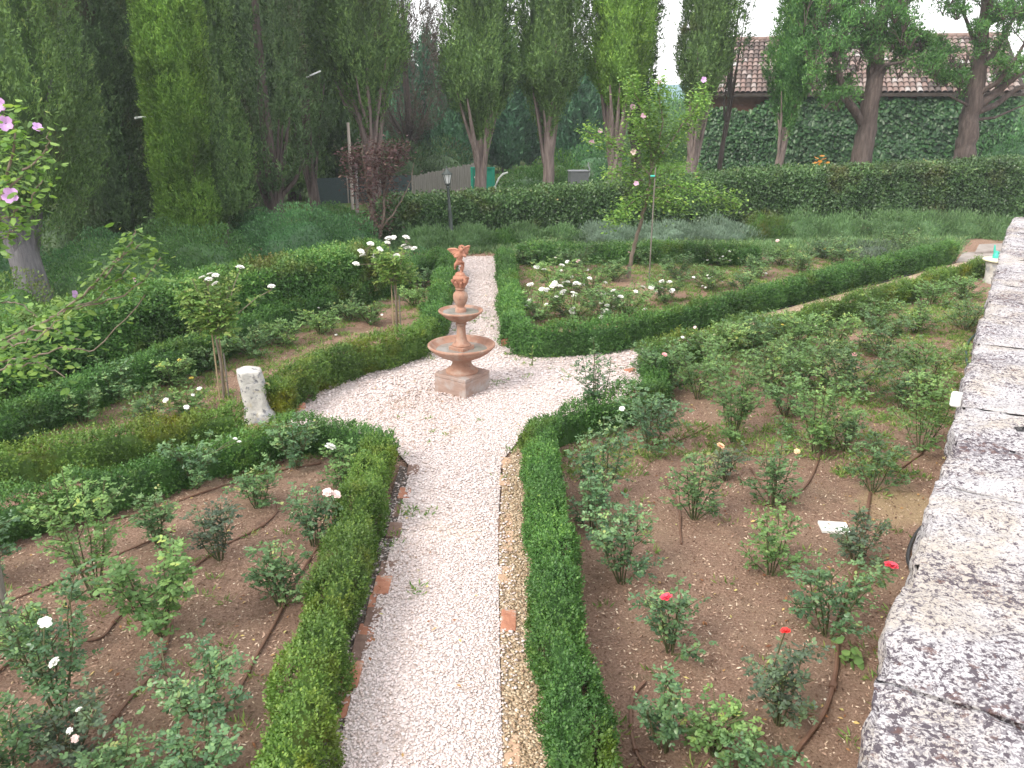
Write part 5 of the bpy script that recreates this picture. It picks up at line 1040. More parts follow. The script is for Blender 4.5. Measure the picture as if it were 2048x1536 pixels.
def cable(pts, r, label):
    m = MB().tube(pts, r, 6); tag(m.build('cable', MT['white']), label, 'cable')
cable([D(270,236,18.9),D(277,235,19.0),D(300,233,19.0),D(322,230,19.2)], .022, 'short white cable showing between the dark cypress and the bright green column')
cable([D(612,155,22.6),D(625,149,22.6),D(641,142,22.7)], .022, 'short white cable high between the brownish cypress and the broad one')
# lamp post
def lamp_post():
    b = D(905,490,20.6); b.z = 0; zt = D(893,336,20.6).z; dx = D(893,336,20.6).x-b.x; f = empty('street_lamp', b, 'dark green iron garden lamp post behind the fountain', 'lamp post')
    hp = zt-.42; A = Matrix.Rotation(math.atan2(dx, zt), 3, 'Y'); 
    def T(m): m.v = [tuple(A @ Vector(v)) for v in m.v]; return m
    T(MB().lathe([(.10,0),(.10,.05),(.07,.09),(.062,.30),(.07,.34),(.052,.37),(.045,.9),(.050,.93),(.040,.96),(.034,hp-.08),(.045,hp-.05),(.045,hp-.02),(.025,hp)], n=16)).build('pole', MT['iron'], f, smoothf=True)
    T(MB().lathe([(.03,hp-.005),(.075,hp+.03),(.07,hp+.05),(.03,hp+.055)], n=6)).build('collar', MT['iron'], f)
    ln = T(MB().lathe([(.055,hp+.056),(.105,hp+.26),(.10,hp+.262)], n=6)).build('lantern_glass', MT['frost'], f)
    m = MB()
    for k in range(6):
        a = 2*PI*k/6; m.tube([(.06*math.cos(a),.06*math.sin(a),hp+.055),(.112*math.cos(a),.112*math.sin(a),hp+.268)], .008, 5)
    T(m).build('lantern_frame', MT['iron'], f)
    T(MB().lathe([(.135,hp+.265),(.13,hp+.285),(.07,hp+.34),(.045,hp+.37),(.03,hp+.40),(.02,hp+.42),(.028,hp+.44),(.008,hp+.47)], n=12)).build('lantern_cap', MT['iron'], f)
lamp_post()
# grass bank left of the house
gx = [D(1270,345,36),D(1420,335,36),D(1420,320,58),D(1270,315,58)]
n_ = 24; U, W = np.meshgrid(np.linspace(0,1,n_), np.linspace(0,1,n_)); xx = (gx[0].x*(1-U)+gx[1].x*U)*(1-W)+(gx[3].x*(1-U)+gx[2].x*U)*W; yy = 28+(60-28)*W; x_ = xx.ravel(); y_ = yy.ravel(); i = (np.arange(n_-1)[None,:]+np.arange(n_-1)[:,None]*n_).ravel()
MT['lawn'] = solidmat('lawn_ground', [(.3,(.06,.12,.02)),(.7,(.10,.18,.035))], 3, 6, .9, .4, 20)
tag(npmesh('lawn', np.stack([x_, y_, land(x_,y_)+.02],1), np.stack([i,i+1,i+n_+1,i+n_],1), MT['lawn']), 'green grass bank left of the house', kind='structure')
u = rng.random(16000); w = rng.random(16000); x_ = (gx[0].x*(1-u)+gx[1].x*u)*(1-w)+(gx[3].x*(1-u)+gx[2].x*u)*w; y_ = 28+32*w
gp = np.stack([x_, y_, land(x_,y_)+.015],1); d = norm(np.array([[0,0,1.]])+rng.normal(0,.4,(16000,3)))
tag(npmesh('grass', quads(gp, d, sidevec(d), rng.uniform(.06,.16,16000), .03), kitefaces(16000,0), MT['grass'], tint=rng.random(16000)), 'short green grass on the bank left of the house', 'grass', kind='stuff')
# far hills
MT['hill'] = solidmat('blue_hill', [(.3,(.12,.20,.24)),(.7,(.16,.25,.27))], .02, 4, 1, 0)
hx = np.linspace(-900, 1500, 80); hz = 6+26*noise(np.stack([hx*.004, hx*0, hx*0],1), 1.0, 95)+6*noise(np.stack([hx*.02, hx*0, hx*0],1), 1.0, 96)
V = np.concatenate([np.stack([hx, hx*0+700, hx*0-8],1), np.stack([hx, hx*0+900, hz],1), np.stack([hx, hx*0+1300, hx*0-8],1)]); k = np.arange(79)
tag(npmesh('hills', V, np.concatenate([np.stack([k,k+1,k+81,k+80],1), np.stack([k+80,k+81,k+161,k+160],1)]), MT['hill'], smoothf=True), 'distant bluish hills', kind='structure')
HAZE = .0013
# ------------------------------------------------------------------ rose bushes
def rose_bush(px, py, h, w, mt, label, flowers=(), dens=1.0, leaf=.036, group=None, canes=None, lean=(0,0), name='rose_bush', cat='rose bush', base=None, seed=None, shoots=3):
    b = base if base is not None else P(px, py, 0); b = Vector((b.x, b.y, float(soil_z(np.array([b.x]), np.array([b.y]))[0])-.01))
    r = empty(name, b, label, cat, group); R = random.Random(seed if seed is not None else int(px*7+py*13)); m = MB(); pts = []; dirs = []; tips = []
    nc = canes or max(5, int(6+w*5))
    far = b.y > 9.5; sides = 4 if far else 5; h = h*(1.38 if not far else 1.25); w = w*(1.08 if not far else 1.35); dens = dens*(1.55 if not far else 2.1); shoots = 4; leaf = leaf*.86; ctint = []; cval = .5
    def leafy(path, r0, start):
        m.tube(path, [r0*(1-.65*i/(len(path)-1)) for i in range(len(path))], sides, cap=False)
        ln = sum((path[i+1]-path[i]).length for i in range(len(path)-1)); k = max(2, int(ln/(.050 if not far else .066)*dens))
        for q in range(k):
            u = start+(1-start)*(q+R.random()*.7)/k; f = u*(len(path)-1); i = min(int(f), len(path)-2); p = path[i].lerp(path[i+1], f-i); t = (path[i+1]-path[i]).normalized()
            a = R.uniform(0, 2*PI); o = Vector((math.cos(a), math.sin(a), R.uniform(-.15,.6))); pts.append(p); dirs.append((o+t*.35).normalized()); ctint.append(cval)
        tips.append((path[-1], (path[-1]-path[-2]).normalized()))
    for k in range(nc):
        cval = R.uniform(-.22,.24); a = 2*PI*k/nc+R.uniform(-.5,.5); low = (k % 4 == 3); hh = h*(R.uniform(.25,.5) if low else R.uniform(.68,1.0)); rr = w*.5*(R.uniform(.6,1.0) if low else R.uniform(.15,.8)); e = Vector((math.cos(a)*rr+lean[0]*hh, math.sin(a)*rr*.9+lean[1]*hh, hh)); s = Vector((math.cos(a)*.02, math.sin(a)*.02, 0))
        mid = s.lerp(e,.5)+Vector((math.cos(a)*rr*.12, math.sin(a)*rr*.12, hh*.04)); path = [s, s.lerp(mid,.5)+Vector((R.uniform(-.01,.01),R.uniform(-.01,.01),0)), mid, mid.lerp(e,.5)+Vector((R.uniform(-.02,.02),R.uniform(-.02,.02),.01)), e]
        leafy(path, .0065 if not far else .008, .22 if not far else .15)
        for q in range(shoots):
            f = R.uniform(1.3,3.6); i = int(f); p = path[i].lerp(path[min(i+1,4)], f-i); aa = a+R.uniform(-1.3,1.3); l = w*R.uniform(.16,.34); z = R.uniform(.25,.9)
            leafy([p, p+Vector((math.cos(aa)*l*.55, math.sin(aa)*l*.55, l*z*.5)), p+Vector((math.cos(aa)*l, math.sin(aa)*l, l*z))], .004 if not far else .006, .15)
    m.build('stems', MT['cane'], r)
    # compound leaves: a stalk carrying five leaflets
    c = np.array([tuple(p) for p in pts]); dr = np.array([tuple(p) for p in dirs]); n = len(c); lf = leaf*(1.0 if not far else 1.28)
    s = flat_side(dr, .35); Lr = lf*rng.uniform(1.5,2.6,n)[:,None]; droop = np.array([[0,0,-.18]])
    PT = []; DT = []; 
    for (u, sg) in ((.45,1),(.45,-1),(.78,1),(.78,-1),(1.0,0)):
        PT.append(c+dr*Lr*u+droop*Lr*u*u); DT.append(norm(dr*(.55 if sg else 1)+s*sg*.95+droop*.6+rng.normal(0,.18,(n,3))))
    PT = np.concatenate(PT); DT = np.concatenate(DT); LL = lf*rng.uniform(.7,1.25,len(PT)); SV = flat_side(DT, .4)
    tn = np.tile(np.clip(rng.beta(2,2.2,n)*.8+np.array(ctint)+.22*(c[:,2]/max(h,.1)-.5),0,1), 5)+rng.normal(0,.07,5*n); 
    if far: V = quads(PT, DT, SV, LL, LL*.62, .12); npmesh('foliage', V, kitefaces(len(PT),0), MT[mt], r, tint=np.clip(tn,0,1))
    else: V, F = leaf6(PT, DT, SV, LL, LL*.66); npmesh('foliage', V, F, MT[mt], r, tint=np.repeat(np.clip(tn,0,1),2))
    # flowers: (colour, size[, px, py]) – on the tallest tips, or on a stem of their own where the photo shows them
    tips.sort(key=lambda t: -t[0].z); used = 0; fs = MB(); nf = 0
    for f in flowers:
        if len(f) == 4:
            q = D(f[2], f[3], b.y-R.uniform(.12,.24)*w)-b; near_ = min((t[0] for t in tips), key=lambda t: (t-q).length); MB().tube([near_, near_.lerp(q,.5)+Vector((0,0,.01)), q], [.004,.004,.003] if not far else [.006,.005,.005], 4).build('flower_stalk', MT['cane'], r)
        else:
            t = tips[min(used*2+R.randint(0,1), len(tips)-1)]; used += 1; q = t[0]+t[1]*.03
        add_flower(r, q, 'fl_'+f[0], f[1])
    return r
W = 'white'; GL = 'rose bushes in the near left bed'; GR = 'rose bushes in the large right bed'; GM = 'rose bushes in the long left bed'; GF = 'rose bushes in the white rose bed'
s1 = .034
LB = [(-10,1165,.42,.42,'rose_d','dark green rose bush cut by the left edge above the wooden stake',[]),
 (190,1190,.78,.62,'rose_l','tall light green rose bush near the left edge, behind the round leaved one',[]),
 (320,1092,.36,.40,'rose_m','low rose bush right of the tall light green one, behind a hose',[]),
 (325,1268,.55,.60,'rose_l','round leaved bright green rose bush in the middle of the left bed',[],.046),
 (120,1430,.72,.62,'rose_d','tall dark blue green rose bush at the left with two ragged white blooms',[(W,.036,90,1246),(W,.034,110,1326)]),
 (440,1118,.40,.38,'rose_p','sparse purplish rose bush crossed by the diagonal hose',[]),
 (560,1205,.38,.44,'rose_m','small rose bush beside the left path hedge, below the pink flowered one',[]),
 (628,1088,.40,.46,'rose_d','rose bush with two pale pink blooms beside the left path hedge',[('blush',.042,655,986),('blush',.040,672,990)]),
 (690,992,.42,.38,'rose_l','bright green rose bush with one large white bloom near the hedge corner',[(W,.052,660,895)]),
 (592,938,.42,.44,'rose_d','dark blue green rose bush growing against the hedge below the pillar stump',[]),
 (395,978,.42,.50,'rose_d','dark bluish rose bush leaning on the diagonal hedge',[(W,.02,478,884),(W,.02,470,878)]),
 (515,1015,.30,.46,'rose_m','low spreading rose bush at the back of the left bed',[]),
 (400,1440,.34,.52,'rose_d','low dark rose bush with pale shoots near the bottom of the left bed',[]),
 (395,1580,.36,.50,'rose_d','dark rose bush cut by the bottom edge beside the left path hedge',[]),
 (10,1570,.42,.40,'rose_m','rose bush at the bottom left corner of the picture',[]),
 (150,1510,.26,.55,'rose_p','scrubby low rose bush shedding white petals at the bottom left',[(W,.02,140,1462),(W,.018,158,1420),('blush',.022,150,1478)]),
 (230,1590,.24,.40,'rose_m','low rose bush at the bottom edge between two hoses',[]),
 (60,1330,.34,.36,'rose_l','pale green rose bush in front of the wooden stake',[])]
for t in LB: rose_bush(t[0], t[1], t[2], t[3], t[4], t[5], t[6], group=GL, leaf=(t[7] if len(t) > 7 else .036), dens=1.0)
RB = [(1190,850,.62,.34,'rose_d','tall thin dark rose shoot rising above the hedge corner at the circle',[],.9),
 (1205,1000,.62,.60,'rose_d','full dark green rose bush beside the right path hedge',[],1.1),
 (1185,1062,.42,.42,'rose_d','low blue green rose bush against the right path hedge',[],1),
 (1243,1158,.58,.55,'rose_d','large blue green rose bush right of the path hedge with pale lower leaves',[],1.1),
 (1298,898,.42,.54,'rose_d','dark rose bush with one white bud by the curved hedge',[(W,.03,1244,818)],1.1),
 (1388,1040,.50,.50,'rose_m','grey green rose bush with a small peach bloom in the middle of the right bed',[('peach',.034,1441,892)],1),
 (1545,1012,.44,.46,'rose_m','rose bush with an orange bud, behind the hose bend',[('peach',.026,1594,903)],1),
 (1630,902,.52,.56,'rose_l','big light green rose bush with yellow green low shoots amid the right bed',[],1.2),
 (1745,985,.44,.48,'rose_m','rose bush with reddish stems above the sandy patch by the wall',[],1),
 (1840,902,.58,.46,'rose_l','upright rose bush nearest the white box on the wall',[],1.1),
 (1465,882,.60,.62,'rose_l','large bushy rose left of the big light green one',[],1.2),
 (1540,1148,.40,.42,'rose_l','rose bush with bright lower leaves left of the white tray',[],1),
 (1712,1128,.34,.44,'rose_p','dark sparse rose bush leaning over the white tray',[],.9),
 (1655,1268,.48,.60,'rose_d','rose bush with one coral pink bloom close to the wall',[('coral',.044,1782,1133)],.9),
 (1340,1302,.46,.50,'rose_d','thin rose bush with one bright pink bloom in the lower right bed',[('coral',.040,1333,1196)],.8),
 (1558,1440,.44,.42,'rose_p','dark rose bush with a yellow green top shoot and one red bloom',[('red',.028,1571,1263)],.9),
 (1328,1500,.34,.32,'rose_d','small rose bush inside the hose loop at the bottom',[],1),
 (1430,1505,.24,.40,'rose_l','low pale rose bush at the bottom right of the hose loop',[],.9),
 (1500,1580,.22,.34,'rose_d','low rose bush cut by the bottom edge left of the thick hose',[],.9),
 (1330,775,.42,.44,'rose_m','rose bush with a small pink bloom at the left corner of the right bed',[('pink',.034,1329,710),(W,.022,1365,675)],1.1),
 (1395,800,.46,.50,'rose_l','light green rose bush behind the dark one by the curved hedge',[],1.1),
 (1540,790,.46,.52,'rose_l','light green rose bush in front of the pink budded one',[],1.1),
 (1700,790,.44,.52,'rose_m','rose bush with one salmon bloom in the middle rows of the right bed',[('pink',.030,1709,710)],1.1),
 (1600,770,.38,.46,'rose_l','pale leafy rose bush left of the salmon flowered one',[],1.1),
 (1850,790,.46,.44,'rose_l','rose bush left of the green garden hose',[],1.1),
 (1425,740,.42,.50,'rose_l','light green rose bush three along from the left corner of the right bed',[('blush',.022,1390,655)],1.1),
 (1505,712,.40,.48,'rose_m','rose bush with pale pink buds under the rear hedge',[('blush',.024,1430,670),('blush',.022,1630,652)],1.1),
 (1590,712,.40,.48,'rose_l','rose bush with small yellow buds under the rear hedge',[('yellow',.022,1565,650),('yellow',.02,1575,700)],1.1),
 (1670,705,.38,.46,'rose_l','leafy rose bush right of the yellow budded one under the rear hedge',[],1.1),
 (1765,715,.36,.44,'rose_m','rose bush in thin grass toward the right of the rear rows',[],1),
 (1750,655,.32,.44,'rose_l','rose bush touching the rear hedge midway along',[],1),
 (1830,665,.32,.42,'rose_l','small pale rose bush on bare soil near the wall end',[],.9),
 (1860,612,.30,.44,'rose_l','rose bush left of the stone planter, nearest the rear hedge end',[],1),
 (1925,598,.28,.40,'rose_l','low rose bush beside the stone planter',[],1),
 (1930,660,.30,.40,'rose_m','low rose bush where the green hose comes out of the wall side',[],.9),
 (1800,820,.30,.40,'rose_m','small rose bush between the two rows by the wall',[],.9),
 (1570,830,.32,.40,'rose_m','half hidden rose bush in the middle of the right bed',[],1),
 (1450,960,.26,.36,'rose_p','small dark rose bush on bare soil in the middle of the right bed',[],.8),
 (1690,900,.30,.36,'rose_m','small rose bush right of the big light green one',[],.9)]
for t in RB: rose_bush(t[0], t[1], t[2]*(1.25 if t[1] < 910 else 1), t[3]*(1.4 if t[1] < 910 else 1), t[4], t[5], t[6], dens=t[7], group=GR)
MB_ = [(105,850,.34,.52,'rose_m','grey green rose bush at the left end of the long left bed',[(W,.024,82,868)]),
 (235,805,.40,.52,'rose_d','dark rose bush before the rear hedge, left of the yellow roses',[]),
 (170,845,.30,.42,'rose_m','low rose bush between the first two of the long left bed',[]),
 (300,850,.34,.50,'rose_m','rose bush with small white blooms left of the near standard rose',[(W,.034,332,801),(W,.032,373,815)]),
 (375,830,.30,.44,'rose_l','pale rose bush with white blooms at the foot of the near standard rose',[(W,.030,399,778),(W,.022,386,790)]),
 (345,770,.34,.48,'rose_l','rose bush with yellow blooms behind the near standard rose',[('yellow',.032,383,757),('yellow',.026,359,721)]),
 (420,735,.34,.46,'rose_m','rose bush hidden behind the stem of the near standard rose',[]),
 (505,715,.32,.50,'rose_m','rose bush right of the near standard rose',[]),
 (560,690,.32,.50,'rose_l','rose bush in weeds behind the curved hedge',[]),
 (640,668,.32,.50,'rose_l','rose bush near the middle of the long left bed with a tiny white bloom',[(W,.022,672,670)]),
 (610,640,.34,.46,'rose_d','dark rose bush against the rear hedge, right of the near standard rose',[(W,.02,637,616)]),
 (700,640,.30,.46,'rose_m','rose bush left of the far standard rose',[]),
 (740,648,.28,.42,'rose_l','pale rose bush at the foot of the far standard rose',[(W,.022,742,643),(W,.022,764,630)]),
 (830,612,.32,.42,'rose_l','rose bush right of the far standard rose, by the path hedge',[]),
 (850,575,.34,.40,'rose_d','dark rose bush in the far corner of the long left bed',[]),
 (30,880,.26,.42,'rose_m','low rose bush at the far left of the long left bed',[])]
for t in MB_: rose_bush(*t[:7], group=GM, dens=1.05)
def fl(n, x0, x1, y0, y1, s=(.038,.060), key=W):
    R = random.Random(int(x0+y0)); n = int(n*1.6); return [(key, R.uniform(*s), R.uniform(x0,x1), R.uniform(y0,y1)) for _ in range(n)]
FB = [(1085,640,.34,.6,'rose_l','white flowering rose bush in the near left corner of the white rose bed',fl(6,1052,1118,555,615)),
 (1150,640,.36,.6,'rose_l','white flowering rose bush beside the corner one along the front hedge',fl(6,1105,1180,560,640)),
 (1215,640,.32,.5,'rose_m','rose bush along the front hedge with a few white blooms low down',fl(5,1190,1245,575,640)),
 (1110,585,.42,.6,'rose_l','white flowering rose bush in the second row at the left',fl(6,1070,1150,520,580)),
 (1180,590,.40,.6,'rose_l','white flowering rose bush in the middle of the thickest blooms',fl(7,1135,1215,550,600)),
 (1150,540,.36,.5,'rose_m','rose bush with one blush bloom at the back of the white rose bed',[('blush',.052,1156,523),(W,.034,1175,540),(W,.032,1111,516)]),
 (1060,530,.36,.46,'rose_m','green rose bush in the back left corner of the white rose bed',[]),
 (1100,510,.32,.46,'rose_m','rose bush touching the far hedge at the left of the white rose bed',[(W,.034,1112,517)]),
 (1255,625,.34,.5,'rose_l','rose bush below the leaning sapling with scattered white blooms',fl(4,1225,1290,570,625)),
 (1330,605,.36,.5,'rose_l','white flowering rose bush right of the sapling stake',fl(4,1300,1355,560,600)),
 (1225,560,.36,.46,'rose_m','rose bush left of the foot of the leaning sapling',[(W,.034,1235,567)]),
 (1350,560,.38,.5,'rose_m','rose bush behind the sapling stake',[(W,.030,1362,575)]),
 (1420,580,.36,.5,'rose_l','rose bush with small white blooms in the middle of the white rose bed',fl(5,1385,1445,550,580,(.022,.034))),
 (1440,530,.36,.5,'rose_l','rose bush with a cluster of small white blooms near the lavender',fl(5,1410,1465,498,525,(.024,.036))),
 (1510,555,.36,.5,'rose_m','rose bush with one white bloom standing alone',[(W,.048,1530,547)]),
 (1370,520,.34,.46,'rose_m','rose bush behind the leaning sapling near the far hedge',[(W,.026,1350,505)]),
 (1560,530,.36,.5,'rose_l','rose bush with one blush bloom before the yellowish bush',[('blush',.044,1555,482)]),
 (1600,545,.30,.46,'rose_m','low rose bush right of the lone white bloom',[]),
 (1655,520,.36,.5,'rose_d','rose bush with one pale yellow bloom toward the right end',[('yellow',.050,1697,501),('yellow',.034,1649,499)]),
 (1690,530,.32,.46,'rose_m','green rose bush under the pale yellow bloom',[]),
 (1800,500,.34,.5,'rose_m','rose bush at the right end of the white rose bed',[]),
 (1280,530,.34,.44,'rose_m','rose bush just behind the leaning trunk',[('blush',.03,1258,505)]),
 (1490,600-20,.28,.42,'rose_m','low rose bush against the front hedge right of the small white blooms',[(W,.028,1425,562)]),
 (1790,470,.5,.4,'rose_m','tall rose with an orange bloom in front of the long hedge',[('peach',.06,1790,450),('pink',.045,1734,456)])]
for t in FB: rose_bush(t[0], t[1], t[2]*1.12, t[3]*1.2, *t[4:7], group=GF, dens=1.0, leaf=.036)
# weed with round leaves by the wall
p = P(1695,1330,0); w_ = empty('climbing_weed', p, 'bright green weed with round leaves beside the thick hose', 'weed')
MB().tube([(0,0,0),(.01,.0,.10),(-.01,0,.20)], [.005,.004,.003], 5).build('stem', MT['cane'], w_)
n = 16; c = np.stack([rng.normal(0,.04,n), rng.normal(0,.03,n), rng.uniform(.02,.21,n)],1); d = norm(np.stack([rng.normal(0,.7,n), rng.normal(-.3,.6,n), rng.normal(-.2,.3,n)],1)); V, F = leaf6(c, d, flat_side(d,.3), rng.uniform(.05,.08,n), rng.uniform(.06,.09,n)); npmesh('foliage', V, F, MT['rose_l'], w_, tint=np.repeat(rng.uniform(.3,.8,n),2))
# yellow green shoot on the red rose
# ------------------------------------------------------------------ standard roses
def standard_rose(px, py, top, w, label, blooms, Yb=None, stakes=((-.05,.0),(.02,.03),(.07,-.02)), mt='rose_l', h0=.72, shoots=()):
    b = P(px, py, 0); zt = D(px, top, b.y).z; r = empty('standard_rose', b, label, 'rose tree')
    m = MB().tube([(0,0,0),(.012,.0,zt*.3),(-.01,0,zt*.55),(.0,0,zt*.62)], [.016,.014,.013,.012], 7); R = random.Random(px); pts = []; dirs = []; tips = []
    for k in range(24):
        a = 2*PI*k/24+R.uniform(-.3,.3); e = Vector((math.cos(a)*w*.5*R.uniform(.4,1), math.sin(a)*w*.45*R.uniform(.4,1), zt*R.uniform(.50,.97))); s = Vector((0,0,zt*.56)); mid = s.lerp(e,.5)+Vector((math.cos(a)*w*.1, math.sin(a)*w*.1, zt*.05)); path = [s, mid, e]; m.tube(path, [.007,.005,.003], 4)
        L_ = (e-s).length; kk = int(L_/.0125)
        for q in range(kk):
            u = .2+.8*(q+R.random())/kk; p = s.lerp(mid,u*2) if u < .5 else mid.lerp(e,u*2-1); p = p+Vector((R.gauss(0,.05),R.gauss(0,.05),R.gauss(0,.05))); aa = R.uniform(0,2*PI); pts.append(p); dirs.append(Vector((math.cos(aa),math.sin(aa),R.uniform(-.3,.5))).normalized())
        tips.append(e)
    for (x, y) in shoots:
        q = D(x, y, b.y)-b; s = Vector((q.x*.4,0,zt*.7)); m.tube([s, s.lerp(q,.6)+Vector((0,0,.03)), q], [.006,.005,.004], 5); tips.append(q)
        for k in range(12): pts.append(s.lerp(q, .3+.7*k/12)); aa = R.uniform(0,2*PI); dirs.append(Vector((math.cos(aa),math.sin(aa),.2)).normalized())
    c = np.array([tuple(p) for p in pts]); dr = np.array([tuple(p) for p in dirs]); n = len(c); lf = .044; s = flat_side(dr,.35); Lr = lf*rng.uniform(1.4,2.3,n)[:,None]; PT=[]; DT=[]
    for (u, sg) in ((.45,1),(.45,-1),(.78,1),(.78,-1),(1.0,0)):
        PT.append(c+dr*Lr*u); DT.append(norm(dr*(.55 if sg else 1)+s*sg*.95+np.array([[0,0,-.15]])+rng.normal(0,.18,(n,3))))
    PT = np.concatenate(PT); DT = np.concatenate(DT); LL = lf*rng.uniform(.7,1.2,len(PT)); V, F = leaf6(PT, DT, flat_side(DT,.4), LL, LL*.64); npmesh('foliage', V, F, MT[mt], r, tint=np.repeat(np.clip(np.tile(rng.beta(2,2,n),5)+rng.normal(0,.07,5*n),0,1),2))
    fs = MB()
    for (x, y, s_) in blooms:
        q = D(x, y, b.y-.04)-b; t = min(tips, key=lambda t: (t-q).length); m.tube([t, t.lerp(q,.5), q], .004, 4); add_flower(r, q, 'fl_white', s_)
    m.build('stem', MT['bark_thin'], r, smoothf=True)
    for k, (dx, dy) in enumerate(stakes):
        st = empty('plant_stake', b+Vector((dx,dy,0)), ('thin tan cane' if k < 2 else 'grey metal rod')+' staking the '+('near' if px < 600 else 'far')+' standard rose, '+('left of its stem' if dx < 0 else ('behind its stem' if k == 1 else 'right of its stem')), 'stake')
        MB().tube([(0,0,-.05),(0,0,zt*(.62 if k < 2 else .38))], .010, 6).build('rod', MT['stake' if k < 2 else 'stake_grey'], st)
standard_rose(448, 795, 552, .66, 'standard rose tree in the left bed with white blooms bunched on its top left', [(405,556,.045),(418,560,.05),(431,552,.045),(431,568,.045),(420,549,.04),(480,536,.05),(543,574,.045)], shoots=((480,540),(543,580),(415,570)), mt='weed')
standard_rose(793, 652, 488, .80, 'standard rose tree near the far path, covered in white blooms', [(712,529,.06),(722,504,.06),(726,512,.055),(741,489,.06),(754,508,.065),(750,516,.06),(760,499,.055),(778,478,.065),(787,476,.05),(812,476,.06),(815,497,.065),(828,498,.055),(793,513,.06),(775,486,.05),(808,492,.05)], shoots=((741,493),(778,484),(812,480)), mt='weed')
# ------------------------------------------------------------------ saplings with hibiscus flowers, plum
def sapling(b, paths, leafmat_, label, name, leafn, leafL, blooms, bark='bark_thin', trunk_paths=(), cat='tree', jit=.07, Lw=.62):
    r = empty(name, b, label, cat); m = MB(); pts = []; dirs = []
    for pth, r0, r1, dens in paths:
        pth = [Vector(p)-b for p in pth]; fine = []
        for i in range(len(pth)-1):
            for j in range(5): fine.append(pth[i].lerp(pth[i+1], j/5)+Vector((random.gauss(0,.008),random.gauss(0,.008),random.gauss(0,.008)))*(1 if i+j else 0))
        fine.append(pth[-1]); k = len(fine); m.tube(fine, [r0+(r1-r0)*i/(k-1) for i in range(k)], 7)
        if dens:
            L_ = sum((fine[i+1]-fine[i]).length for i in range(k-1)); q = int(L_*leafn*dens)
            for _ in range(q):
                f = (random.random()**.8)*(k-1); i = min(int(f), k-2); p = fine[i].lerp(fine[i+1], f-i)+Vector((random.gauss(0,jit),random.gauss(0,jit),random.gauss(0,jit))); pts.append(p); a = random.uniform(0,2*PI); dirs.append(Vector((math.cos(a),math.sin(a),random.uniform(-.6,.5))).normalized())
    m.build('trunk', MT[bark], r, smoothf=True)
    c = np.array([tuple(p) for p in pts]); d = np.array([tuple(p) for p in dirs]); n = len(c); LL = leafL*rng.uniform(.55,1.25,n); V, F = leaf6(c, d, flat_side(d,.45), LL, LL*Lw); npmesh('foliage', V, F, MT[leafmat_], r, tint=np.repeat(np.clip(rng.beta(2,2,n),0,1),2))
    for (q, key, s, face) in blooms: add_flower(r, Vector(q)-b, key, s, 'open', face)
    return r
Yh = P(1257,556).y
def h_(x, y, dy=0): return D(x, y, Yh+dy)
hp = [([h_(1257,556),h_(1262,520),h_(1274,470),h_(1288,420),h_(1299,370),h_(1303,330)], .045, .028, 0),
 ([h_(1303,330),h_(1300,290),h_(1290,240),h_(1272,190),h_(1262,160)], .024, .006, 1.4), ([h_(1303,335),h_(1318,290),h_(1325,240),h_(1318,190),h_(1322,165)], .022, .006, 1.3),
 ([h_(1302,340),h_(1330,300),h_(1365,250),h_(1392,215),h_(1405,180)], .02, .005, 1.2), ([h_(1300,350),h_(1270,320),h_(1235,295),h_(1200,275),h_(1170,262)], .018, .005, 1.2),
 ([h_(1299,370),h_(1265,350),h_(1240,345),h_(1215,350,-.3)], .014, .005, 1.2), ([h_(1298,380),h_(1340,370,-.2),h_(1390,380,-.3),h_(1440,395,-.4),h_(1475,410,-.4)], .016, .005, 1.5),
 ([h_(1300,360),h_(1340,340,.3),h_(1370,330,.4)], .012, .005, .9), ([h_(1296,385),h_(1270,400,-.3),h_(1245,425,-.5),h_(1220,440,-.5)], .014, .004, 1.5), ([h_(1296,390),h_(1330,400,-.5),h_(1370,420,-.6)], .012, .004, 1.4),
 ([h_(1300,300),h_(1280,270,-.3),h_(1262,240,-.4)], .01, .004, 1.3), ([h_(1310,310),h_(1295,260,.4),h_(1300,200,.5)], .01, .004, 1.3), ([h_(1350,270),h_(1375,255,.2),h_(1412,205,.2)], .01, .004, 1.0)]
hf = [(h_(1266,158,-.05),'fl_mallow',.045,(0,-1,.3)),(h_(1265,214),'fl_mallow',.052,(0,-1,.3)),(h_(1287,232,-.1),'fl_mallow',.052,(-.2,-1,.2)),(h_(1200,262),'fl_mallow',.052,(0,-1,.2)),(h_(1183,284),'fl_mallow',.052,(0,-1,.2)),(h_(1267,304,-.1),'fl_blush',.06,(0,-1,.2)),(h_(1407,160),'fl_lilac',.055,(0,-1,.3)),(h_(1318,165),'fl_mallow',.045,(0,-1,.3)),(h_(1268,320,-.1),'fl_mallow',.05,(0,-1,.2)),(h_(1310,330),'fl_blush',.05,(0,-1,.2)),(h_(1230,182),'fl_lilac',.05,(0,-1,.2)),(h_(1272,367,-.2),'fl_mallow',.05,(0,-1,.2)),(h_(1305,182),'fl_lilac',.06,(.2,-1,.2))]
sapling(P(1257,556), hp, 'hib', 'leaning flowering sapling with pink mallow blooms in the white rose bed', 'hibiscus_tree', 470, .070, [hf[k] for k in (1,2,3,4,5,6,7,11)], jit=.115)
st = empty('plant_stake', P(1297,577), 'tall pale wooden stake tied to the leaning sapling', 'stake'); t_ = D(1311,335,P(1297,577).y)-P(1297,577)
MB().tube([(0,0,-.05), t_*.5, t_], [.014,.013,.012], 8).build('rod', MT['stake_grey'], st, smoothf=True)
q = D(1306,352,P(1297,577).y)-P(1297,577); MB().tube([q+Vector((-.05,-.02,0)),q+Vector((.03,-.02,0))], .018, 8).build('tie', MT['teal_pl'], st)
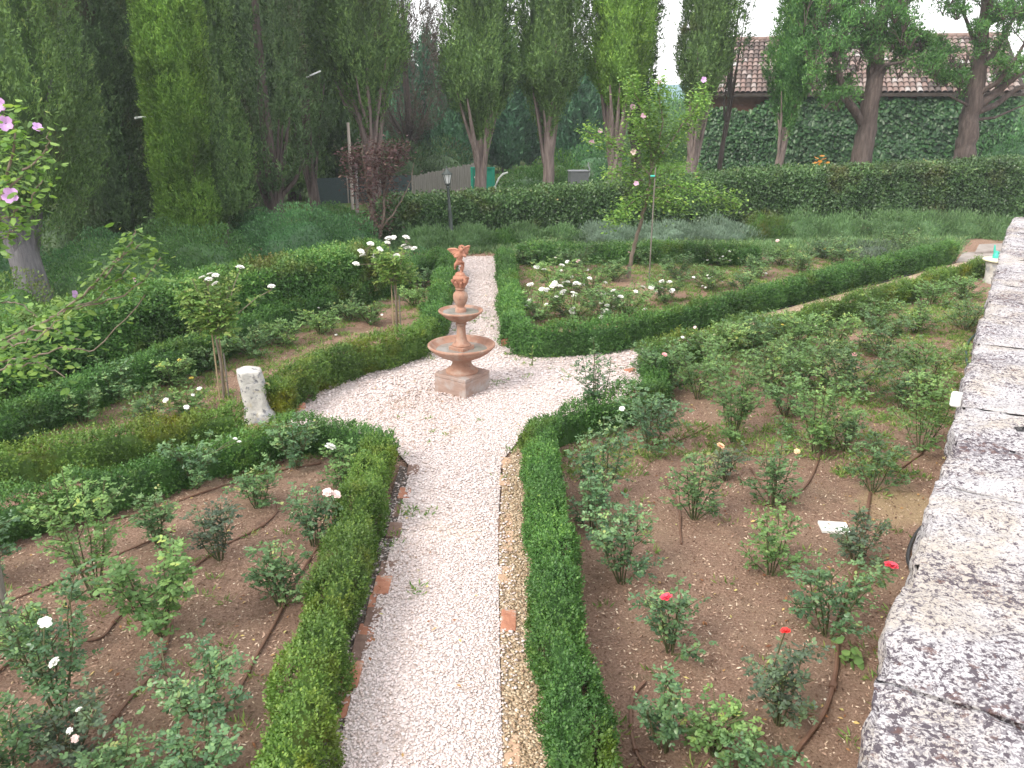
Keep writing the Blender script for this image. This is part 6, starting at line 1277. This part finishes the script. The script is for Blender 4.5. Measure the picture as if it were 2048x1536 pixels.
# hibiscus whose trunk stands just outside the left edge
Y0 = 5.4
def l_(x, y, dy=0): return D(x, y, Y0+dy)
b0 = D(-110, 1300, 5.2); b0.z = 0
tb = [b0, D(-115,1000,5.2), D(-105,800,5.25), D(-95,600,5.3)]
hp = [(tb, .035, .022, 0), ([D(-95,620,5.3), l_(-40,480), l_(5,380), l_(30,290), l_(20,225)], .018, .004, 1.0), ([l_(0,400), l_(30,360), l_(65,330), l_(95,300), l_(100,262)], .010, .003, .8), ([l_(-60,480), l_(-20,440), l_(20,430), l_(60,400), l_(85,360)], .010, .003, 1.0), ([l_(-70,520), l_(-20,490), l_(15,470), l_(40,450)], .010, .003, 1.1), ([l_(-30,330), l_(-5,260), l_(5,215)], .008, .003, .9),
 ([D(-105,800,5.25), l_(-40,720), l_(40,670), l_(110,630), l_(175,580), l_(240,515), l_(285,488)], .014, .003, .75), ([l_(175,580), l_(215,550), l_(262,490), l_(270,460)], .006, .003, .9), ([l_(100,635), l_(170,610), l_(250,590), l_(300,545), l_(322,515)], .008, .003, .85), ([l_(120,628), l_(190,600), l_(235,560), l_(260,530)], .006, .003, .7), ([l_(-40,730), l_(40,720), l_(110,700), l_(190,700), l_(290,590)], .008, .003, .25),
 ([D(-105,830,5.25), l_(-50,760,-.1), l_(20,730,-.2), l_(80,725,-.25), l_(130,755,-.3)], .010, .003, .9), ([l_(-30,700,.2), l_(40,660,.2), l_(110,660,.2), l_(160,680,.2)], .008, .003, .85), ([l_(-60,640,.3), l_(0,600,.3), l_(40,610,.3), l_(80,640,.3)], .008, .003, .7), ([l_(-40,690,-.3), l_(20,690,-.3), l_(70,680,-.4), l_(120,640,-.4)], .007, .003, .8)]
hf = [(l_(12,247,-.05),'fl_lilac',.045,(.3,-1,.1)),(l_(74,256),'fl_lilac',.032,(.6,-.5,.6)),(l_(22,392,-.05),'fl_lilac',.05,(.3,-1,.4)),(l_(-3,210),'fl_lilac',.045,(.3,-1,.1)),(l_(148,590),'fl_lilac',.03,(1,-.2,.4)),(l_(268,560),'fl_mallow',.015,(1,-.2,.4))]
sapling(b0, hp, 'hib', 'flowering shrub with lilac blooms and long branches reaching in from the left edge', 'hibiscus_shrub', 140, .060, hf, jit=.055, cat='shrub')
st = empty('wooden_stake', P(22,1292), 'grey wooden stake leaning at the left edge of the near bed', 'stake'); t_ = D(-30,1010,P(22,1292).y+.1)-P(22,1292)
MB().tube([(0,0,-.05), t_*.5, t_, t_*1.8], [.028,.027,.025,.022], 10).build('rod', MT['stake_grey'], st, smoothf=True)
# red leaved plum
Yp = 20.0
def p_(x, y, dy=0): return D(x, y, Yp+dy)
bp_ = p_(752, 490); bp_.z = 0
pl = [([bp_, p_(752,470), p_(745,430), p_(735,380), p_(728,330), p_(722,290)], .05, .012, .35), ([bp_, p_(762,462), p_(768,430), p_(768,380), p_(766,320), p_(762,285)], .05, .012, .35), ([p_(764,455), p_(785,430), p_(805,395), p_(822,360), p_(828,325)], .025, .008, .08), ([p_(768,400), p_(785,350), p_(800,310), p_(806,290)], .02, .006, .9), ([p_(745,430), p_(715,380,.1), p_(700,340,.1), p_(695,305,.1)], .02, .006, .9), ([p_(768,380), p_(780,330,-.3), p_(790,295,-.3)], .014, .005, 1.0), ([p_(740,400), p_(745,340,-.3), p_(748,290,-.3)], .014, .005, 1.0), ([p_(735,380), p_(715,330,.3), p_(706,300,.3)], .012, .005, 1.0), ([p_(745,430), p_(735,440,-.2), p_(720,450,-.3)], .012, .005, .3), ([p_(768,370), p_(755,330,.3), p_(772,290,.3)], .012, .005, 1.0)]
sapling(bp_, pl, 'plum', 'small plum tree with dark red leaves in front of the fan limbed cypress', 'plum_tree', 460, .085, [], jit=.13, Lw=.5)
# ------------------------------------------------------------------ sky and sun
w = bpy.data.worlds.new("World"); scene.world = w; w.use_nodes = True; t = w.node_tree; t.nodes.clear()
SUN_EL, SUN_AZ = math.radians(42), math.radians(-128)      # azimuth measured from +Y towards +X
out = t.nodes.new('ShaderNodeOutputWorld'); bg = t.nodes.new('ShaderNodeBackground'); bg.inputs['Strength'].default_value = .12
sky = t.nodes.new('ShaderNodeTexSky'); sky.sky_type = 'NISHITA'; sky.sun_disc = False; sky.sun_elevation = SUN_EL; sky.sun_rotation = SUN_AZ; sky.dust_density = 3.0; sky.air_density = 1.0
tc = t.nodes.new('ShaderNodeTexCoord'); cn = N(t, 'ShaderNodeTexNoise', Scale=2.2, Detail=5.0, Roughness=.55); t.links.new(tc.outputs['Generated'], cn.inputs['Vector'])
cloud = ramp(t, cn.outputs['Fac'], [(.3, (8.7,8.6,8.6)), (.7, (10.9,10.8,10.8))])
# thin bright overcast over the blue sky
t.links.new(mixc(t, .86, sky.outputs[0], cloud), bg.inputs['Color']); t.links.new(bg.outputs[0], out.inputs[0])
sd = bpy.data.lights.new('sun', 'SUN'); sd.energy = 2.1; sd.angle = math.radians(22); sd.color = (1.0, .93, .82); so = bpy.data.objects.new('sun', sd); COL.objects.link(so)
dirv = Vector((math.sin(SUN_AZ)*math.cos(SUN_EL), math.cos(SUN_AZ)*math.cos(SUN_EL), math.sin(SUN_EL))); so.rotation_mode = 'QUATERNION'; so.rotation_quaternion = dirv.to_track_quat('Z', 'Y')
scene.view_settings.view_transform = 'Standard'; scene.view_settings.look = 'None'; scene.view_settings.gamma = 1.0; scene.view_settings.exposure = 0.98; scene.view_settings.use_curve_mapping = False
scene.render.engine = 'CYCLES'; scene.cycles.max_bounces = 6; scene.cycles.transparent_max_bounces = 4; scene.cycles.use_denoising = True

# ------------------------------------------------------------------ thin haze volume, added to lift the dark tones
hb = MB().box((0, 24, 19.0), (170, 130, 42.0)); mh, th, oh = nt('haze_air'); pv = N(th, 'ShaderNodeVolumePrincipled', Density=HAZE); pv.inputs['Color'].default_value = (.86, .92, 1, 1); pv.inputs['Anisotropy'].default_value = .3
th.links.new(pv.outputs[0], oh.inputs['Volume']); tag(hb.build('haze', mh), 'thin pale haze added over the garden to lift the dark tones', 'haze', kind='stuff')
scene.cycles.volume_bounces = 0
